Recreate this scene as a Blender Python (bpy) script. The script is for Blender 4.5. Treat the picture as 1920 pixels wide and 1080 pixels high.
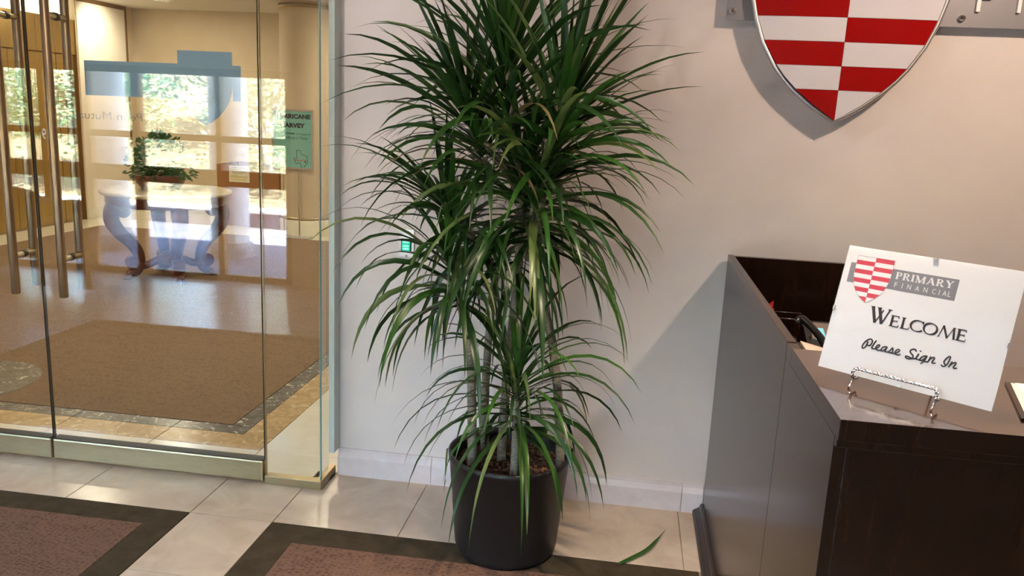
import bpy, bmesh, math, random
from mathutils import Vector, Matrix
for o in list(bpy.data.objects): bpy.data.objects.remove(o)
SC = bpy.context.scene
COL = SC.collection
rnd = random.Random(7)

# ------------------------------------------------------------------ camera
YAW, PIT, ROLL, FPX = 0.134703828, 0.209787606, 0.0467440519, 1550.65
fw = Vector((-math.sin(YAW)*math.cos(PIT), math.cos(YAW)*math.cos(PIT), -math.sin(PIT)))
rt = fw.cross(Vector((0, 0, 1))).normalized()
up = rt.cross(fw)
rt2 = rt*math.cos(ROLL)+up*math.sin(ROLL)
up2 = -rt*math.sin(ROLL)+up*math.cos(ROLL)
cam = bpy.data.cameras.new('camera'); camo = bpy.data.objects.new('camera', cam); COL.objects.link(camo)
cam.sensor_width = 36; cam.lens = FPX/1920*36; cam.clip_start = 0.02; cam.clip_end = 200
m = Matrix((rt2, up2, -fw)).transposed().to_4x4(); m.translation = (0, 0, 1.55)
camo.matrix_world = m
SC.camera = camo

# ------------------------------------------------------------------ sky, sun, lamps, exposure
SC.view_settings.view_transform = 'Standard'
SC.view_settings.look = 'None'
SC.view_settings.exposure = 0.0
SC.view_settings.gamma = 1.0
SC.view_settings.use_curve_mapping = False
SC.cycles.sample_clamp_indirect = 0.0
W = bpy.data.worlds.new('sky'); SC.world = W; W.use_nodes = True
nt = W.node_tree; nt.nodes.clear()
sky = nt.nodes.new('ShaderNodeTexSky'); sky.sky_type = 'NISHITA'; sky.sun_disc = False
sky.sun_elevation = math.radians(50); sky.sun_rotation = math.radians(70); sky.altitude = 100; sky.ozone_density = 3.0; sky.dust_density = .4
bg = nt.nodes.new('ShaderNodeBackground'); bg.inputs[1].default_value = 12.0
wo = nt.nodes.new('ShaderNodeOutputWorld')
nt.links.new(sky.outputs[0], bg.inputs[0]); nt.links.new(bg.outputs[0], wo.inputs[0])

def lamp(name, kind, loc, energy, color, aim=None, **kw):
    d = bpy.data.lights.new(name, kind); d.energy = energy; d.color = color
    for k, v in kw.items(): setattr(d, k, v)
    o = bpy.data.objects.new(name, d); COL.objects.link(o); o.location = loc
    if aim is not None:
        o.rotation_euler = (Vector(aim)-Vector(loc)).to_track_quat('-Z', 'Y').to_euler()
    return o
lamp('sun', 'SUN', (5, 2, 9), 225, (1, .97, .95), aim=(0, .5, 0), angle=.01)
WARM = (1, .80, .58)
# downlights of the reception room
lamp('downlight_desk', 'SPOT', (1.42, 1.82, 2.66), 112, (1, .76, .545), aim=(1.15, 2.5, .6), spot_size=2.4, spot_blend=.6, shadow_soft_size=.05)
lamp('downlight_left', 'SPOT', (-1.45, 1.5, 2.66), 75, (1, .88, .80), aim=(-1.0, 2.3, .4), spot_size=2.3, spot_blend=.6, shadow_soft_size=.07)
lamp('downlight_mid', 'SPOT', (.25, 1.7, 2.66), 250, WARM, aim=(.25, 1.85, 0), spot_size=1.35, spot_blend=.9, shadow_soft_size=.07)
# downlights of the lobby
for i, (lx, ly) in enumerate([(-5.2, 4.6), (-2.6, 4.6), (-5.2, 7.2), (-2.6, 7.2), (-5.5, 9.3), (-2.4, 9.2)]):
    lamp('downlight_lobby', 'AREA', (lx, ly, 2.62), 26, (1, .86, .63), shape='DISK', size=.28)
lamp('wall_washer', 'SPOT', (-6.1, 9.55, 2.6), 60, (1, .9, .7), aim=(-6.65, 9.75, 2.2), spot_size=1.6, spot_blend=1, shadow_soft_size=.05)

# ------------------------------------------------------------------ materials
def newmat(name):
    m = bpy.data.materials.new(name); m.use_nodes = True
    return m, m.node_tree, m.node_tree.nodes['Principled BSDF']
def N(nt, t, **kw):
    n = nt.nodes.new(t)
    for k, v in kw.items():
        if k in n.inputs: n.inputs[k].default_value = v
        else: setattr(n, k, v)
    return n
def coords(nt, scale=(1, 1, 1), obj=True):
    tc = nt.nodes.new('ShaderNodeNewGeometry'); mp = nt.nodes.new('ShaderNodeMapping')
    mp.inputs['Scale'].default_value = scale
    nt.links.new(tc.outputs['Position'], mp.inputs['Vector'])
    return mp.outputs[0]
def rgba(c): return (c[0], c[1], c[2], 1)
def pbr(name, c, rough=.5, metal=0, c2=None, nscale=8, stretch=(1, 1, 1), lo=.35, hi=.65, detail=4, bump=0, bscale=None,
        bstretch=None, coat=0, spec=.5, distort=0):
    m, nt, b = newmat(name)
    b.inputs['Base Color'].default_value = rgba(c); b.inputs['Roughness'].default_value = rough
    b.inputs['Metallic'].default_value = metal; b.inputs['Specular IOR Level'].default_value = spec
    b.inputs['Coat Weight'].default_value = coat; b.inputs['Coat Roughness'].default_value = .12
    if c2 is not None:
        v = coords(nt, stretch)
        n = N(nt, 'ShaderNodeTexNoise', Scale=nscale, Detail=detail, Roughness=.6, Distortion=distort)
        nt.links.new(v, n.inputs['Vector'])
        r = nt.nodes.new('ShaderNodeValToRGB')
        r.color_ramp.elements[0].position = lo; r.color_ramp.elements[1].position = hi
        r.color_ramp.elements[0].color = rgba(c); r.color_ramp.elements[1].color = rgba(c2)
        nt.links.new(n.outputs['Fac'], r.inputs[0]); nt.links.new(r.outputs[0], b.inputs['Base Color'])
    if bump:
        v = coords(nt, bstretch or stretch)
        n = N(nt, 'ShaderNodeTexNoise', Scale=bscale or nscale, Detail=2)
        nt.links.new(v, n.inputs['Vector'])
        bp = N(nt, 'ShaderNodeBump', Strength=bump, Distance=.002)
        nt.links.new(n.outputs['Fac'], bp.inputs['Height']); nt.links.new(bp.outputs[0], b.inputs['Normal'])
    return m
def glassmat(name, tint=(.965, .985, .975), f0=.055):
    """thin architectural pane: Schlick reflection over clear transmission, the same for every kind of ray"""
    m = bpy.data.materials.new(name); m.use_nodes = True; nt = m.node_tree; nt.nodes.clear()
    g = nt.nodes.new('ShaderNodeNewGeometry')
    dot = N(nt, 'ShaderNodeVectorMath', operation='DOT_PRODUCT')
    nt.links.new(g.outputs['Incoming'], dot.inputs[0]); nt.links.new(g.outputs['Normal'], dot.inputs[1])
    ab = N(nt, 'ShaderNodeMath', operation='ABSOLUTE'); nt.links.new(dot.outputs['Value'], ab.inputs[0])
    om = N(nt, 'ShaderNodeMath', operation='SUBTRACT'); om.inputs[0].default_value = 1; nt.links.new(ab.outputs[0], om.inputs[1])
    pw = N(nt, 'ShaderNodeMath', operation='POWER'); pw.inputs[1].default_value = 5; nt.links.new(om.outputs[0], pw.inputs[0])
    ma = N(nt, 'ShaderNodeMath', operation='MULTIPLY_ADD'); ma.inputs[1].default_value = 1-f0; ma.inputs[2].default_value = f0
    nt.links.new(pw.outputs[0], ma.inputs[0])
    tr = nt.nodes.new('ShaderNodeBsdfTransparent'); tr.inputs[0].default_value = rgba(tint)
    gl = nt.nodes.new('ShaderNodeBsdfGlossy'); gl.inputs['Roughness'].default_value = 0.0; gl.inputs[0].default_value = (1, 1, 1, 1)
    mx = nt.nodes.new('ShaderNodeMixShader'); out = nt.nodes.new('ShaderNodeOutputMaterial')
    nt.links.new(ma.outputs[0], mx.inputs[0]); nt.links.new(tr.outputs[0], mx.inputs[1]); nt.links.new(gl.outputs[0], mx.inputs[2])
    nt.links.new(mx.outputs[0], out.inputs[0])
    return m
def emit(name, c, s):
    m, nt, b = newmat(name)
    b.inputs['Base Color'].default_value = rgba(c); b.inputs['Emission Color'].default_value = rgba(c)
    b.inputs['Emission Strength'].default_value = s
    return m
def film(name, c, alpha):
    m = bpy.data.materials.new(name); m.use_nodes = True; nt = m.node_tree; nt.nodes.clear()
    tr = nt.nodes.new('ShaderNodeBsdfTransparent'); df = nt.nodes.new('ShaderNodeBsdfDiffuse'); df.inputs[0].default_value = rgba(c)
    mx = nt.nodes.new('ShaderNodeMixShader'); mx.inputs[0].default_value = alpha
    out = nt.nodes.new('ShaderNodeOutputMaterial')
    nt.links.new(tr.outputs[0], mx.inputs[1]); nt.links.new(df.outputs[0], mx.inputs[2]); nt.links.new(mx.outputs[0], out.inputs[0])
    return m
def loopmat(name, c, c2, rows=(120, 60), strength=.6, rough=.95, dist=.004):
    """looped or woven textile: fine ribs with broken rows"""
    m, nt, b = newmat(name); b.inputs['Roughness'].default_value = rough; b.inputs['Specular IOR Level'].default_value = .15
    v = coords(nt, (rows[0], rows[1], 1))
    vo = N(nt, 'ShaderNodeTexVoronoi', Scale=1.0, Randomness=.55); nt.links.new(v, vo.inputs['Vector'])
    v2 = coords(nt, (1.5, 9, 1)); n = N(nt, 'ShaderNodeTexNoise', Scale=3.0, Detail=6, Roughness=.7); nt.links.new(v2, n.inputs['Vector'])
    ad = N(nt, 'ShaderNodeMath', operation='ADD'); nt.links.new(vo.outputs['Distance'], ad.inputs[0]); nt.links.new(n.outputs['Fac'], ad.inputs[1])
    r = nt.nodes.new('ShaderNodeValToRGB'); r.color_ramp.elements[0].position = .5; r.color_ramp.elements[1].position = 1.25
    r.color_ramp.elements[0].color = rgba(c2); r.color_ramp.elements[1].color = rgba(c)
    nt.links.new(ad.outputs[0], r.inputs[0]); nt.links.new(r.outputs[0], b.inputs['Base Color'])
    bp = N(nt, 'ShaderNodeBump', Strength=strength, Distance=dist); bp.invert = True
    nt.links.new(vo.outputs['Distance'], bp.inputs['Height']); nt.links.new(bp.outputs[0], b.inputs['Normal'])
    return m
def breccia(name, base, base2, fleck, rough=.25, th=.2, vs=30):
    m, nt, b = newmat(name); b.inputs['Roughness'].default_value = rough
    v = coords(nt)
    n = N(nt, 'ShaderNodeTexNoise', Scale=14.0, Detail=5, Distortion=1.2); nt.links.new(v, n.inputs['Vector'])
    r = nt.nodes.new('ShaderNodeValToRGB'); r.color_ramp.elements[0].position = .35; r.color_ramp.elements[1].position = .65
    r.color_ramp.elements[0].color = rgba(base); r.color_ramp.elements[1].color = rgba(base2); nt.links.new(n.outputs['Fac'], r.inputs[0])
    n2 = N(nt, 'ShaderNodeTexNoise', Scale=float(vs), Detail=3, Distortion=2.5); nt.links.new(v, n2.inputs['Vector'])
    r2 = nt.nodes.new('ShaderNodeValToRGB'); r2.color_ramp.elements[0].position = .60-th*.1; r2.color_ramp.elements[1].position = .66-th*.1
    r2.color_ramp.elements[0].color = (0, 0, 0, 1); r2.color_ramp.elements[1].color = (1, 1, 1, 1); nt.links.new(n2.outputs['Fac'], r2.inputs[0])
    mx = nt.nodes.new('ShaderNodeMix'); mx.data_type = 'RGBA'
    nt.links.new(r2.outputs[0], mx.inputs[0]); nt.links.new(r.outputs[0], mx.inputs[6]); mx.inputs[7].default_value = rgba(fleck)
    nt.links.new(mx.outputs[2], b.inputs['Base Color'])
    return m
def leafmat(name, c, c2, rough=.33, trans=.22):
    m, nt, b = newmat(name)
    b.inputs['Roughness'].default_value = rough
    v = coords(nt, (1, 1, 1)); n = N(nt, 'ShaderNodeTexNoise', Scale=9.0, Detail=3); nt.links.new(v, n.inputs['Vector'])
    r = nt.nodes.new('ShaderNodeValToRGB'); r.color_ramp.elements[0].position = .3; r.color_ramp.elements[1].position = .75
    r.color_ramp.elements[0].color = rgba(c); r.color_ramp.elements[1].color = rgba(c2)
    nt.links.new(n.outputs['Fac'], r.inputs[0]); nt.links.new(r.outputs[0], b.inputs['Base Color'])
    tl = nt.nodes.new('ShaderNodeBsdfTranslucent'); nt.links.new(r.outputs[0], tl.inputs[0])
    mx = nt.nodes.new('ShaderNodeMixShader'); mx.inputs[0].default_value = trans
    out = nt.nodes['Material Output']
    nt.links.new(b.outputs[0], mx.inputs[1]); nt.links.new(tl.outputs[0], mx.inputs[2]); nt.links.new(mx.outputs[0], out.inputs[0])
    return m

M = {}
M['wall'] = pbr('wallcovering', (.63, .555, .54), .8, c2=(.67, .595, .58), nscale=3, bump=.12, bscale=260, bstretch=(1, 1, 3))
M['plaster'] = pbr('plaster_ceiling', (.72, .68, .62), .9, c2=(.68, .64, .58), nscale=5)
M['lobbywall'] = pbr('lobby_wallcovering', (.60, .49, .34), .75, c2=(.64, .53, .37), nscale=4, bump=.05, bscale=200)
M['lobbystone'] = pbr('lobby_stone_panel', (.78, .70, .58), .5, c2=(.82, .75, .63), nscale=4)
M['tile'] = pbr('limestone_tile', (.44, .340, .258), .22, c2=(.56, .448, .350), nscale=5, detail=8, distort=1.0, lo=.3, hi=.7, spec=.5)
M['grout'] = pbr('grout', (.30, .25, .20), .9)
M['marble'] = pbr('white_marble', (.80, .76, .62), .2, c2=(.70, .66, .52), nscale=6, detail=7, distort=1.5, lo=.5, hi=.85)
M['basestone'] = pbr('baseboard_stone', (.58, .50, .51), .25, c2=(.66, .585, .60), nscale=9, detail=6)
M['tan'] = breccia('tan_marble', (.45, .30, .14), (.60, .42, .22), (.70, .55, .35), .25, vs=13)
M['grey'] = breccia('dark_grey_marble', (.10, .098, .088), (.17, .165, .15), (.55, .53, .48), .25, th=.1, vs=15)
M['carpet'] = loopmat('lobby_carpet', (.25, .165, .095), (.145, .09, .048), rows=(45, 62))
M['matweave'] = loopmat('mat_weave', (.17, .095, .065), (.06, .032, .022), rows=(52, 100), strength=1.0)
M['matborder'] = pbr('mat_border', (.048, .035, .020), .95, c2=(.068, .050, .030), nscale=14, detail=6, bump=.5, bscale=400, spec=.1)
M['glass'] = glassmat('clear_glass')
M['edge'] = pbr('glass_edge', (.16, .34, .32), .15, spec=.6)
M['brass'] = pbr('brushed_brass', (.44, .36, .22), .36, 1, c2=(.36, .29, .17), nscale=40, stretch=(.3, 1, 12), bump=.05, bscale=60, bstretch=(.5, 1, 30))
M['bronze'] = pbr('brushed_bronze', (.30, .20, .115), .40, 1, c2=(.38, .26, .15), nscale=60, stretch=(6, 6, .3))
M['gold'] = pbr('gold_panel', (.46, .32, .11), .32, .85, c2=(.52, .37, .14), nscale=3, stretch=(1, 4, .3))
M['golddark'] = pbr('bronze_trim', (.25, .15, .06), .4, .6)
M['edgedark'] = pbr('dark_edge_seal', (.06, .042, .025), .4, .3)
M['black'] = pbr('black_rubber', (.012, .01, .009), .5)
M['cover'] = glassmat('clear_cover', (.985, .985, .985), .03)
M['frost'] = film('frosted_vinyl', (.22, .31, .38), .9)
M['vinyl'] = film('grey_vinyl_lettering', (.16, .17, .20), .55)
M['vinylwhite'] = film('white_vinyl_lettering', (.8, .8, .8), .8)
M['wood'] = pbr('dark_walnut', (.014, .006, .0035), .20, c2=(.020, .008, .004), nscale=10, stretch=(4, 4, .5), detail=6, spec=.35)
M['woodtop'] = pbr('dark_polished_top', (.026, .012, .008), .10, c2=(.04, .018, .011), nscale=10, stretch=(.6, 5, 4), detail=6, spec=.7, coat=.5)
M['tablewood'] = pbr('carved_mahogany', (.10, .028, .015), .35, c2=(.15, .045, .022), nscale=12, stretch=(1, 1, 3), coat=.2)
M['tabletop'] = pbr('stone_table_top', (.50, .44, .34), .2, c2=(.58, .52, .42), nscale=10)
M['framewood'] = pbr('window_wood', (.19, .085, .032), .45, c2=(.24, .11, .045), nscale=10, stretch=(3, 3, .5))
M['pot'] = pbr('black_plastic', (.010, .009, .009), .45, c2=(.013, .012, .012), nscale=30, spec=.5)
M['soil'] = pbr('potting_soil', (.022, .011, .006), .95, c2=(.075, .035, .018), nscale=70, bump=1.0, bscale=90)
M['bark'] = pbr('cane_bark', (.17, .14, .10), .8, c2=(.29, .25, .19), nscale=60, stretch=(1, 1, 3), bump=.8, bscale=120, bstretch=(.5, .5, 3))
M['chip'] = pbr('bark_chip', (.085, .038, .02), .9, c2=(.17, .085, .05), nscale=80)
M['leaf0'] = leafmat('leaf_dark', (.012, .040, .010), (.026, .075, .014))
M['leaf1'] = leafmat('leaf_green', (.022, .082, .011), (.046, .128, .020))
M['leaf2'] = leafmat('leaf_pale', (.075, .13, .032), (.15, .19, .06))
M['leaf3'] = leafmat('leaf_dry', (.16, .13, .055), (.30, .23, .11))
M['red'] = pbr('red_enamel', (.29, .002, .002), .12, spec=.5, coat=.2)
M['white'] = pbr('white_enamel', (.61, .575, .62), .12, spec=.6, coat=.3)
M['silver'] = pbr('brushed_aluminium', (.62, .60, .60), .35, .9, c2=(.56, .54, .55), nscale=30, stretch=(1, 1, 20))
M['plate'] = pbr('grey_sign_plate', (.25, .235, .26), .38, .35)
M['letterw'] = pbr('white_letter', (.78, .75, .74), .4)
M['chrome'] = pbr('chrome', (.72, .71, .72), .08, 1)
M['card'] = pbr('white_card', (.60, .58, .61), .55)
M['pgrey'] = pbr('printed_grey', (.17, .165, .19), .55)
M['pred'] = pbr('printed_red', (.50, .028, .06), .55)
M['pwhite'] = pbr('printed_white', (.64, .61, .63), .55)
M['ink'] = pbr('printed_black', (.018, .010, .016), .55)
M['inkgreen'] = pbr('printed_dark_green', (.02, .07, .06), .6)
M['poster'] = pbr('teal_poster', (.16, .47, .42), .5, c2=(.28, .58, .50), nscale=2.2, lo=.3, hi=.7)
M['cardboard'] = pbr('cardboard', (.34, .155, .055), .8, c2=(.38, .18, .068), nscale=5)
M['cbin'] = pbr('cardboard_inside', (.20, .085, .035), .9)
M['paper'] = pbr('paper', (.82, .78, .68), .8)
M['yellow'] = pbr('yellow_highlight', (.70, .60, .16), .8)
M['txtgrey'] = pbr('grey_print', (.30, .28, .25), .8)
M['phone'] = pbr('black_phone_plastic', (.012, .010, .010), .22, coat=.3)
M['phonegrey'] = pbr('grey_phone_body', (.25, .19, .165), .4)
M['screen'] = emit('phone_screen', (.20, .62, .74), .6)
M['pink'] = pbr('buff_paper', (.66, .50, .43), .7)
M['redplastic'] = pbr('red_ribbon', (.55, .02, .03), .4)
M['green'] = emit('lit_green_button', (.0, .36, .20), .9)
M['greenlit'] = emit('green_button_mark', (.25, .9, .62), .9)
M['outwall'] = pbr('outdoor_concrete', (.13, .125, .135), .8, c2=(.27, .26, .28), nscale=5, stretch=(2, 2, .5))
M['outpave'] = pbr('terrace_paving', (.105, .103, .135), .7, c2=(.135, .132, .165), nscale=5)
M['outcol'] = pbr('outdoor_column_paint', (.62, .57, .54), .7, c2=(.66, .61, .58), nscale=5)
M['bank'] = pbr('leaf_litter_bank', (.16, .12, .06), .95, c2=(.28, .22, .11), nscale=9)
M['tree0'] = leafmat('tree_leaf_green', (.10, .19, .07), (.26, .36, .17), .5, .3)
M['tree1'] = leafmat('tree_leaf_yellow', (.30, .33, .18), (.52, .55, .40), .5, .3)
M['tree2'] = leafmat('tree_leaf_deep', (.04, .12, .05), (.09, .2, .08), .5, .25)
M['trunk'] = pbr('tree_bark', (.36, .31, .26), .9, c2=(.5, .45, .38), nscale=12)
M['settee'] = pbr('settee_fabric', (.05, .035, .028), .9, c2=(.065, .045, .035), nscale=40)
M['cove'] = emit('cove_lamp', (1, .90, .66), 2.2)
M['jamb'] = pbr('jamb_paint', (.52, .56, .53), .5)

# ------------------------------------------------------------------ mesh helpers
ORG = {}
class MB:
    def __init__(self): self.v = []; self.f = []; self.mi = []; self.sm = []
    def add(self, vs, fs, mi=0, smooth=False):
        b = len(self.v); self.v += [Vector(p) for p in vs]
        for q in fs: self.f.append([i+b for i in q]); self.mi.append(mi); self.sm.append(smooth)
        return self
    def box(self, x0, x1, y0, y1, z0, z1, bev=0, mi=0):
        if bev <= 0:
            vs = [(x, y, z) for z in (z0, z1) for y in (y0, y1) for x in (x0, x1)]
            return self.add(vs, [(0, 2, 3, 1), (4, 5, 7, 6), (0, 1, 5, 4), (2, 6, 7, 3), (0, 4, 6, 2), (1, 3, 7, 5)], mi)
        bm = bmesh.new()
        bmesh.ops.create_cube(bm, size=1)
        for v in bm.verts: v.co = Vector(((x0+x1)/2+v.co.x*(x1-x0), (y0+y1)/2+v.co.y*(y1-y0), (z0+z1)/2+v.co.z*(z1-z0)))
        bmesh.ops.bevel(bm, geom=list(bm.edges), offset=bev, segments=2, affect='EDGES', profile=.5)
        bm.verts.index_update()
        self.add([v.co.copy() for v in bm.verts], [[v.index for v in f.verts] for f in bm.faces], mi)
        bm.free(); return self
    def tube(self, pts, rad, n=12, mi=0, cap=True, closed=False):
        pts = [Vector(p) for p in pts]; k = len(pts)
        rads = rad if isinstance(rad, (list, tuple)) else [rad]*k
        vs = []; nrm = None
        for i, p in enumerate(pts):
            a = pts[(i-1) % k] if (i > 0 or closed) else p; c = pts[(i+1) % k] if (i < k-1 or closed) else p
            t = (c-a).normalized()
            if nrm is None:
                h = Vector((0, 0, 1)) if abs(t.z) < .9 else Vector((1, 0, 0)); nrm = (h-t*h.dot(t)).normalized()
            else: nrm = (nrm-t*nrm.dot(t)).normalized()
            bi = t.cross(nrm)
            for j in range(n):
                an = 2*math.pi*j/n; vs.append(p+(nrm*math.cos(an)+bi*math.sin(an))*rads[i])
        fs = []
        for i in range(k if closed else k-1):
            for j in range(n):
                i2 = (i+1) % k
                fs.append((i*n+j, i*n+(j+1) % n, i2*n+(j+1) % n, i2*n+j))
        self.add(vs, fs, mi, True)
        if cap and not closed:
            self.add(vs[:n][::-1], [tuple(range(n))], mi); self.add(vs[-n:], [tuple(range(n))], mi)
        return self
    def lathe(self, prof, cx, cy, n=40, mi=0, z0=0, smooth=True):
        vs = []; fs = []
        for r, z in prof:
            for j in range(n):
                a = 2*math.pi*j/n; vs.append((cx+r*math.cos(a), cy+r*math.sin(a), z0+z))
        for i in range(len(prof)-1):
            for j in range(n): fs.append((i*n+j, i*n+(j+1) % n, (i+1)*n+(j+1) % n, (i+1)*n+j))
        return self.add(vs, fs, mi, smooth)
    def ball(self, c, r, n=8, mi=0):
        c = Vector(c); prof = [(max(1e-4, math.sin(math.pi*i/n)*r), -math.cos(math.pi*i/n)*r) for i in range(n+1)]
        return self.lathe(prof, c.x, c.y, n+2, mi, c.z)
    def prism(self, poly, fn, d0, d1, mi=0, sides=True):
        """poly in (u,v), fn(u,v,d) -> world"""
        n = len(poly); a = [fn(u, v, d0) for u, v in poly]; b = [fn(u, v, d1) for u, v in poly]
        self.add(a+b, [tuple(range(n))[::-1], tuple(range(n, 2*n))]+([(i, (i+1) % n, (i+1) % n+n, i+n) for i in range(n)] if sides else []), mi)
        return self
    def stroke(self, pts, w, fn, d0, d1, mi=0):
        """flat ribbon of varying width along (u,v) points, a little thick"""
        k = len(pts); L = []; Rr = []
        for i in range(k):
            p = Vector(pts[i]); a = Vector(pts[max(0, i-1)]); c = Vector(pts[min(k-1, i+1)])
            t = (c-a); t = t.normalized() if t.length > 1e-9 else Vector((1, 0)); nn = Vector((-t.y, t.x))
            wi = (w[i] if isinstance(w, (list, tuple)) else w)/2
            L.append(p+nn*wi); Rr.append(p-nn*wi)
        for i in range(k-1):
            q = [L[i], L[i+1], Rr[i+1], Rr[i]]
            self.prism([(p.x, p.y) for p in q], fn, d0, d1, mi)
        return self
    def build(self, name, mat, parent=None, kind=None, org=None):
        o0 = Vector(org) if org is not None else (ORG.get(parent.name, Vector((0, 0, 0))) if parent else Vector((0, 0, 0)))
        me = bpy.data.meshes.new(name)
        me.from_pydata([v-o0 for v in self.v], [], self.f)
        for mm in (mat if isinstance(mat, list) else [mat]): me.materials.append(mm)
        me.polygons.foreach_set('material_index', self.mi); me.polygons.foreach_set('use_smooth', self.sm)
        me.update()
        o = bpy.data.objects.new(name, me); COL.objects.link(o)
        if parent: o.parent = parent
        else: o.location = o0
        ORG[o.name] = o0
        if kind: o['kind'] = kind
        return o
def thing(name, label, cat, loc, group=None, kind=None):
    o = bpy.data.objects.new(name, None); COL.objects.link(o); o.location = loc; o.empty_display_size = .1
    ORG[o.name] = Vector(loc)
    if label: o['label'] = label
    if cat: o['category'] = cat
    if group: o['group'] = group
    if kind: o['kind'] = kind
    return o
def tag(o, label, cat, group=None):
    o['label'] = label; o['category'] = cat
    if group: o['group'] = group
    return o
def struct(name, mb, mat, parent=None):
    return mb.build(name, mat, parent, kind=None if parent else 'structure')
def crom(pts, n=5):
    """Catmull-Rom through points of any dimension"""
    P = [Vector(p) for p in pts]; out = []
    for i in range(len(P)-1):
        a = P[max(0, i-1)]; b = P[i]; c = P[i+1]; d = P[min(len(P)-1, i+2)]
        for j in range(n):
            t = j/n
            out.append(.5*((2*b)+(c-a)*t+(2*a-5*b+4*c-d)*t*t+(3*b-a-3*c+d)*t**3))
    out.append(P[-1]); return out
def textmesh(mb, s, u0, u1, v0, v1, fn, d0, d1, mirror=False, mi=0, bold=0.0, spacing=1.0):
    """built-in font, fitted to a (u,v) box"""
    c = bpy.data.curves.new('t', 'FONT'); c.body = s; c.resolution_u = 3; c.offset = bold; c.space_character = spacing
    o = bpy.data.objects.new('t', c); COL.objects.link(o)
    me = bpy.data.meshes.new_from_object(o)
    xs = [v.co.x for v in me.vertices]; ys = [v.co.y for v in me.vertices]
    x0, x1, y0, y1 = min(xs), max(xs), min(ys), max(ys)
    def uvw(p):
        a = (p.x-x0)/(x1-x0); b = (p.y-y0)/(y1-y0)
        if mirror: a = 1-a
        return u0+a*(u1-u0), v0+b*(v1-v0)
    vs = [uvw(v.co) for v in me.vertices]; fs = [list(p.vertices) for p in me.polygons]
    mb.add([fn(u, v, d1) for u, v in vs], fs, mi)
    cnt = {}
    for q in fs:
        for i in range(len(q)):
            e = (q[i], q[(i+1) % len(q)]); cnt[tuple(sorted(e))] = cnt.get(tuple(sorted(e)), []) + [e]
    b = len(mb.v); mb.v += [Vector(fn(u, v, d0)) for u, v in vs]; t = b-len(vs)
    for k, l in cnt.items():
        if len(l) == 1:
            i, j = l[0]; mb.f.append([t+i, t+j, b+j, b+i]); mb.mi.append(mi); mb.sm.append(False)
    bpy.data.objects.remove(o); bpy.data.curves.remove(c); bpy.data.meshes.remove(me)
    return mb
# ================================================================== ROOM SHELL
YG, YW, YB = 3.024, 3.18, -.57          # glass line, front wall, window wall behind the camera
XC = -1.163                              # corner of the glass
ZS, ZL = 2.70, 2.65                      # ceilings
struct('wall_front', MB().box(-1.145, 3.5, YW, YW+.15, 0, ZS), M['wall'])
struct('wall_front', MB().box(-6.65, -3.30, YG-.02, YG+.16, 0, ZS), M['wall'])
struct('trim_1', MB().box(-3.30, -1.145, YG-.02, YG+.16, 2.30, ZS), M['wall'])
struct('trim_2', MB().box(-1.163, -1.139, YW-.07, YW+.0, .119, 2.30, .002), M['jamb'])
struct('wall_right', MB().box(3.5, 3.65, YB, YW, 0, ZS), M['wall'])
struct('wall_left', MB().box(-6.8, -6.65, YB-.15, YG, 0, ZS), M['wall'])
struct('ceiling', MB().box(-6.8, 3.65, YB-.15, YG+.16, ZS, ZS+.2), M['plaster'])
# window wall behind the camera, with openings
wb = MB()
for a, b in ((-6.65, -5.50), (-2.80, -1.45), (-.15, 3.5)): wb.box(a, b, YB-.15, YB, 0, 1.785)
wb.box(-6.65, 3.5, YB-.15, YB, 1.785, ZS)
struct('wall_back', wb, M['wall'])
def timber_window(name, x0, x1, mull):
    w = thing(name, None, None, ((x0+x1)/2, YB-.04, 0), kind='structure')
    ya, yb = YB-.09, YB-.02
    for x in (x0+.03, x1-.03): MB().box(x-.03, x+.03, ya, yb, 0, 1.785, .004).build('frame_post', M['framewood'], w)
    MB().box(x0+.06, x1-.06, ya, yb, 1.725, 1.785, .004).build('frame_head', M['framewood'], w)
    MB().box(x0+.06, x1-.06, ya, yb, 0, .05, .004).build('frame_sill', M['framewood'], w)
    for a, b in mull: MB().box(a, b, ya, yb, .05, 1.725, .004).build('mullion', M['framewood'], w)
    xs = [x0+.06]+[q for ab in mull for q in ab]+[x1-.06]
    for i in range(0, len(xs), 2):
        MB().box(xs[i], xs[i+1], ya+.005, yb-.005, 1.185, 1.24, .004).build('thin_rail', M['framewood'], w)
        MB().box(xs[i], xs[i+1], ya+.005, yb-.005, .815, .95, .004).build('wide_rail', M['framewood'], w)
        for z0, z1 in ((.05, .815), (.95, 1.185), (1.24, 1.725)):
            MB().box(xs[i], xs[i+1], YB-.058, YB-.052, z0, z1).build('pane', M['glass'], w)
timber_window('window_2', -5.50, -2.80, [(-5.10, -5.03), (-4.70, -4.62), (-4.235, -4.15), (-3.475, -3.425)])

timber_window('window_fill', -1.45, -.15, [(-.83, -.77)])  # unseen extra window, added as daylight fill for the front wall

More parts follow.
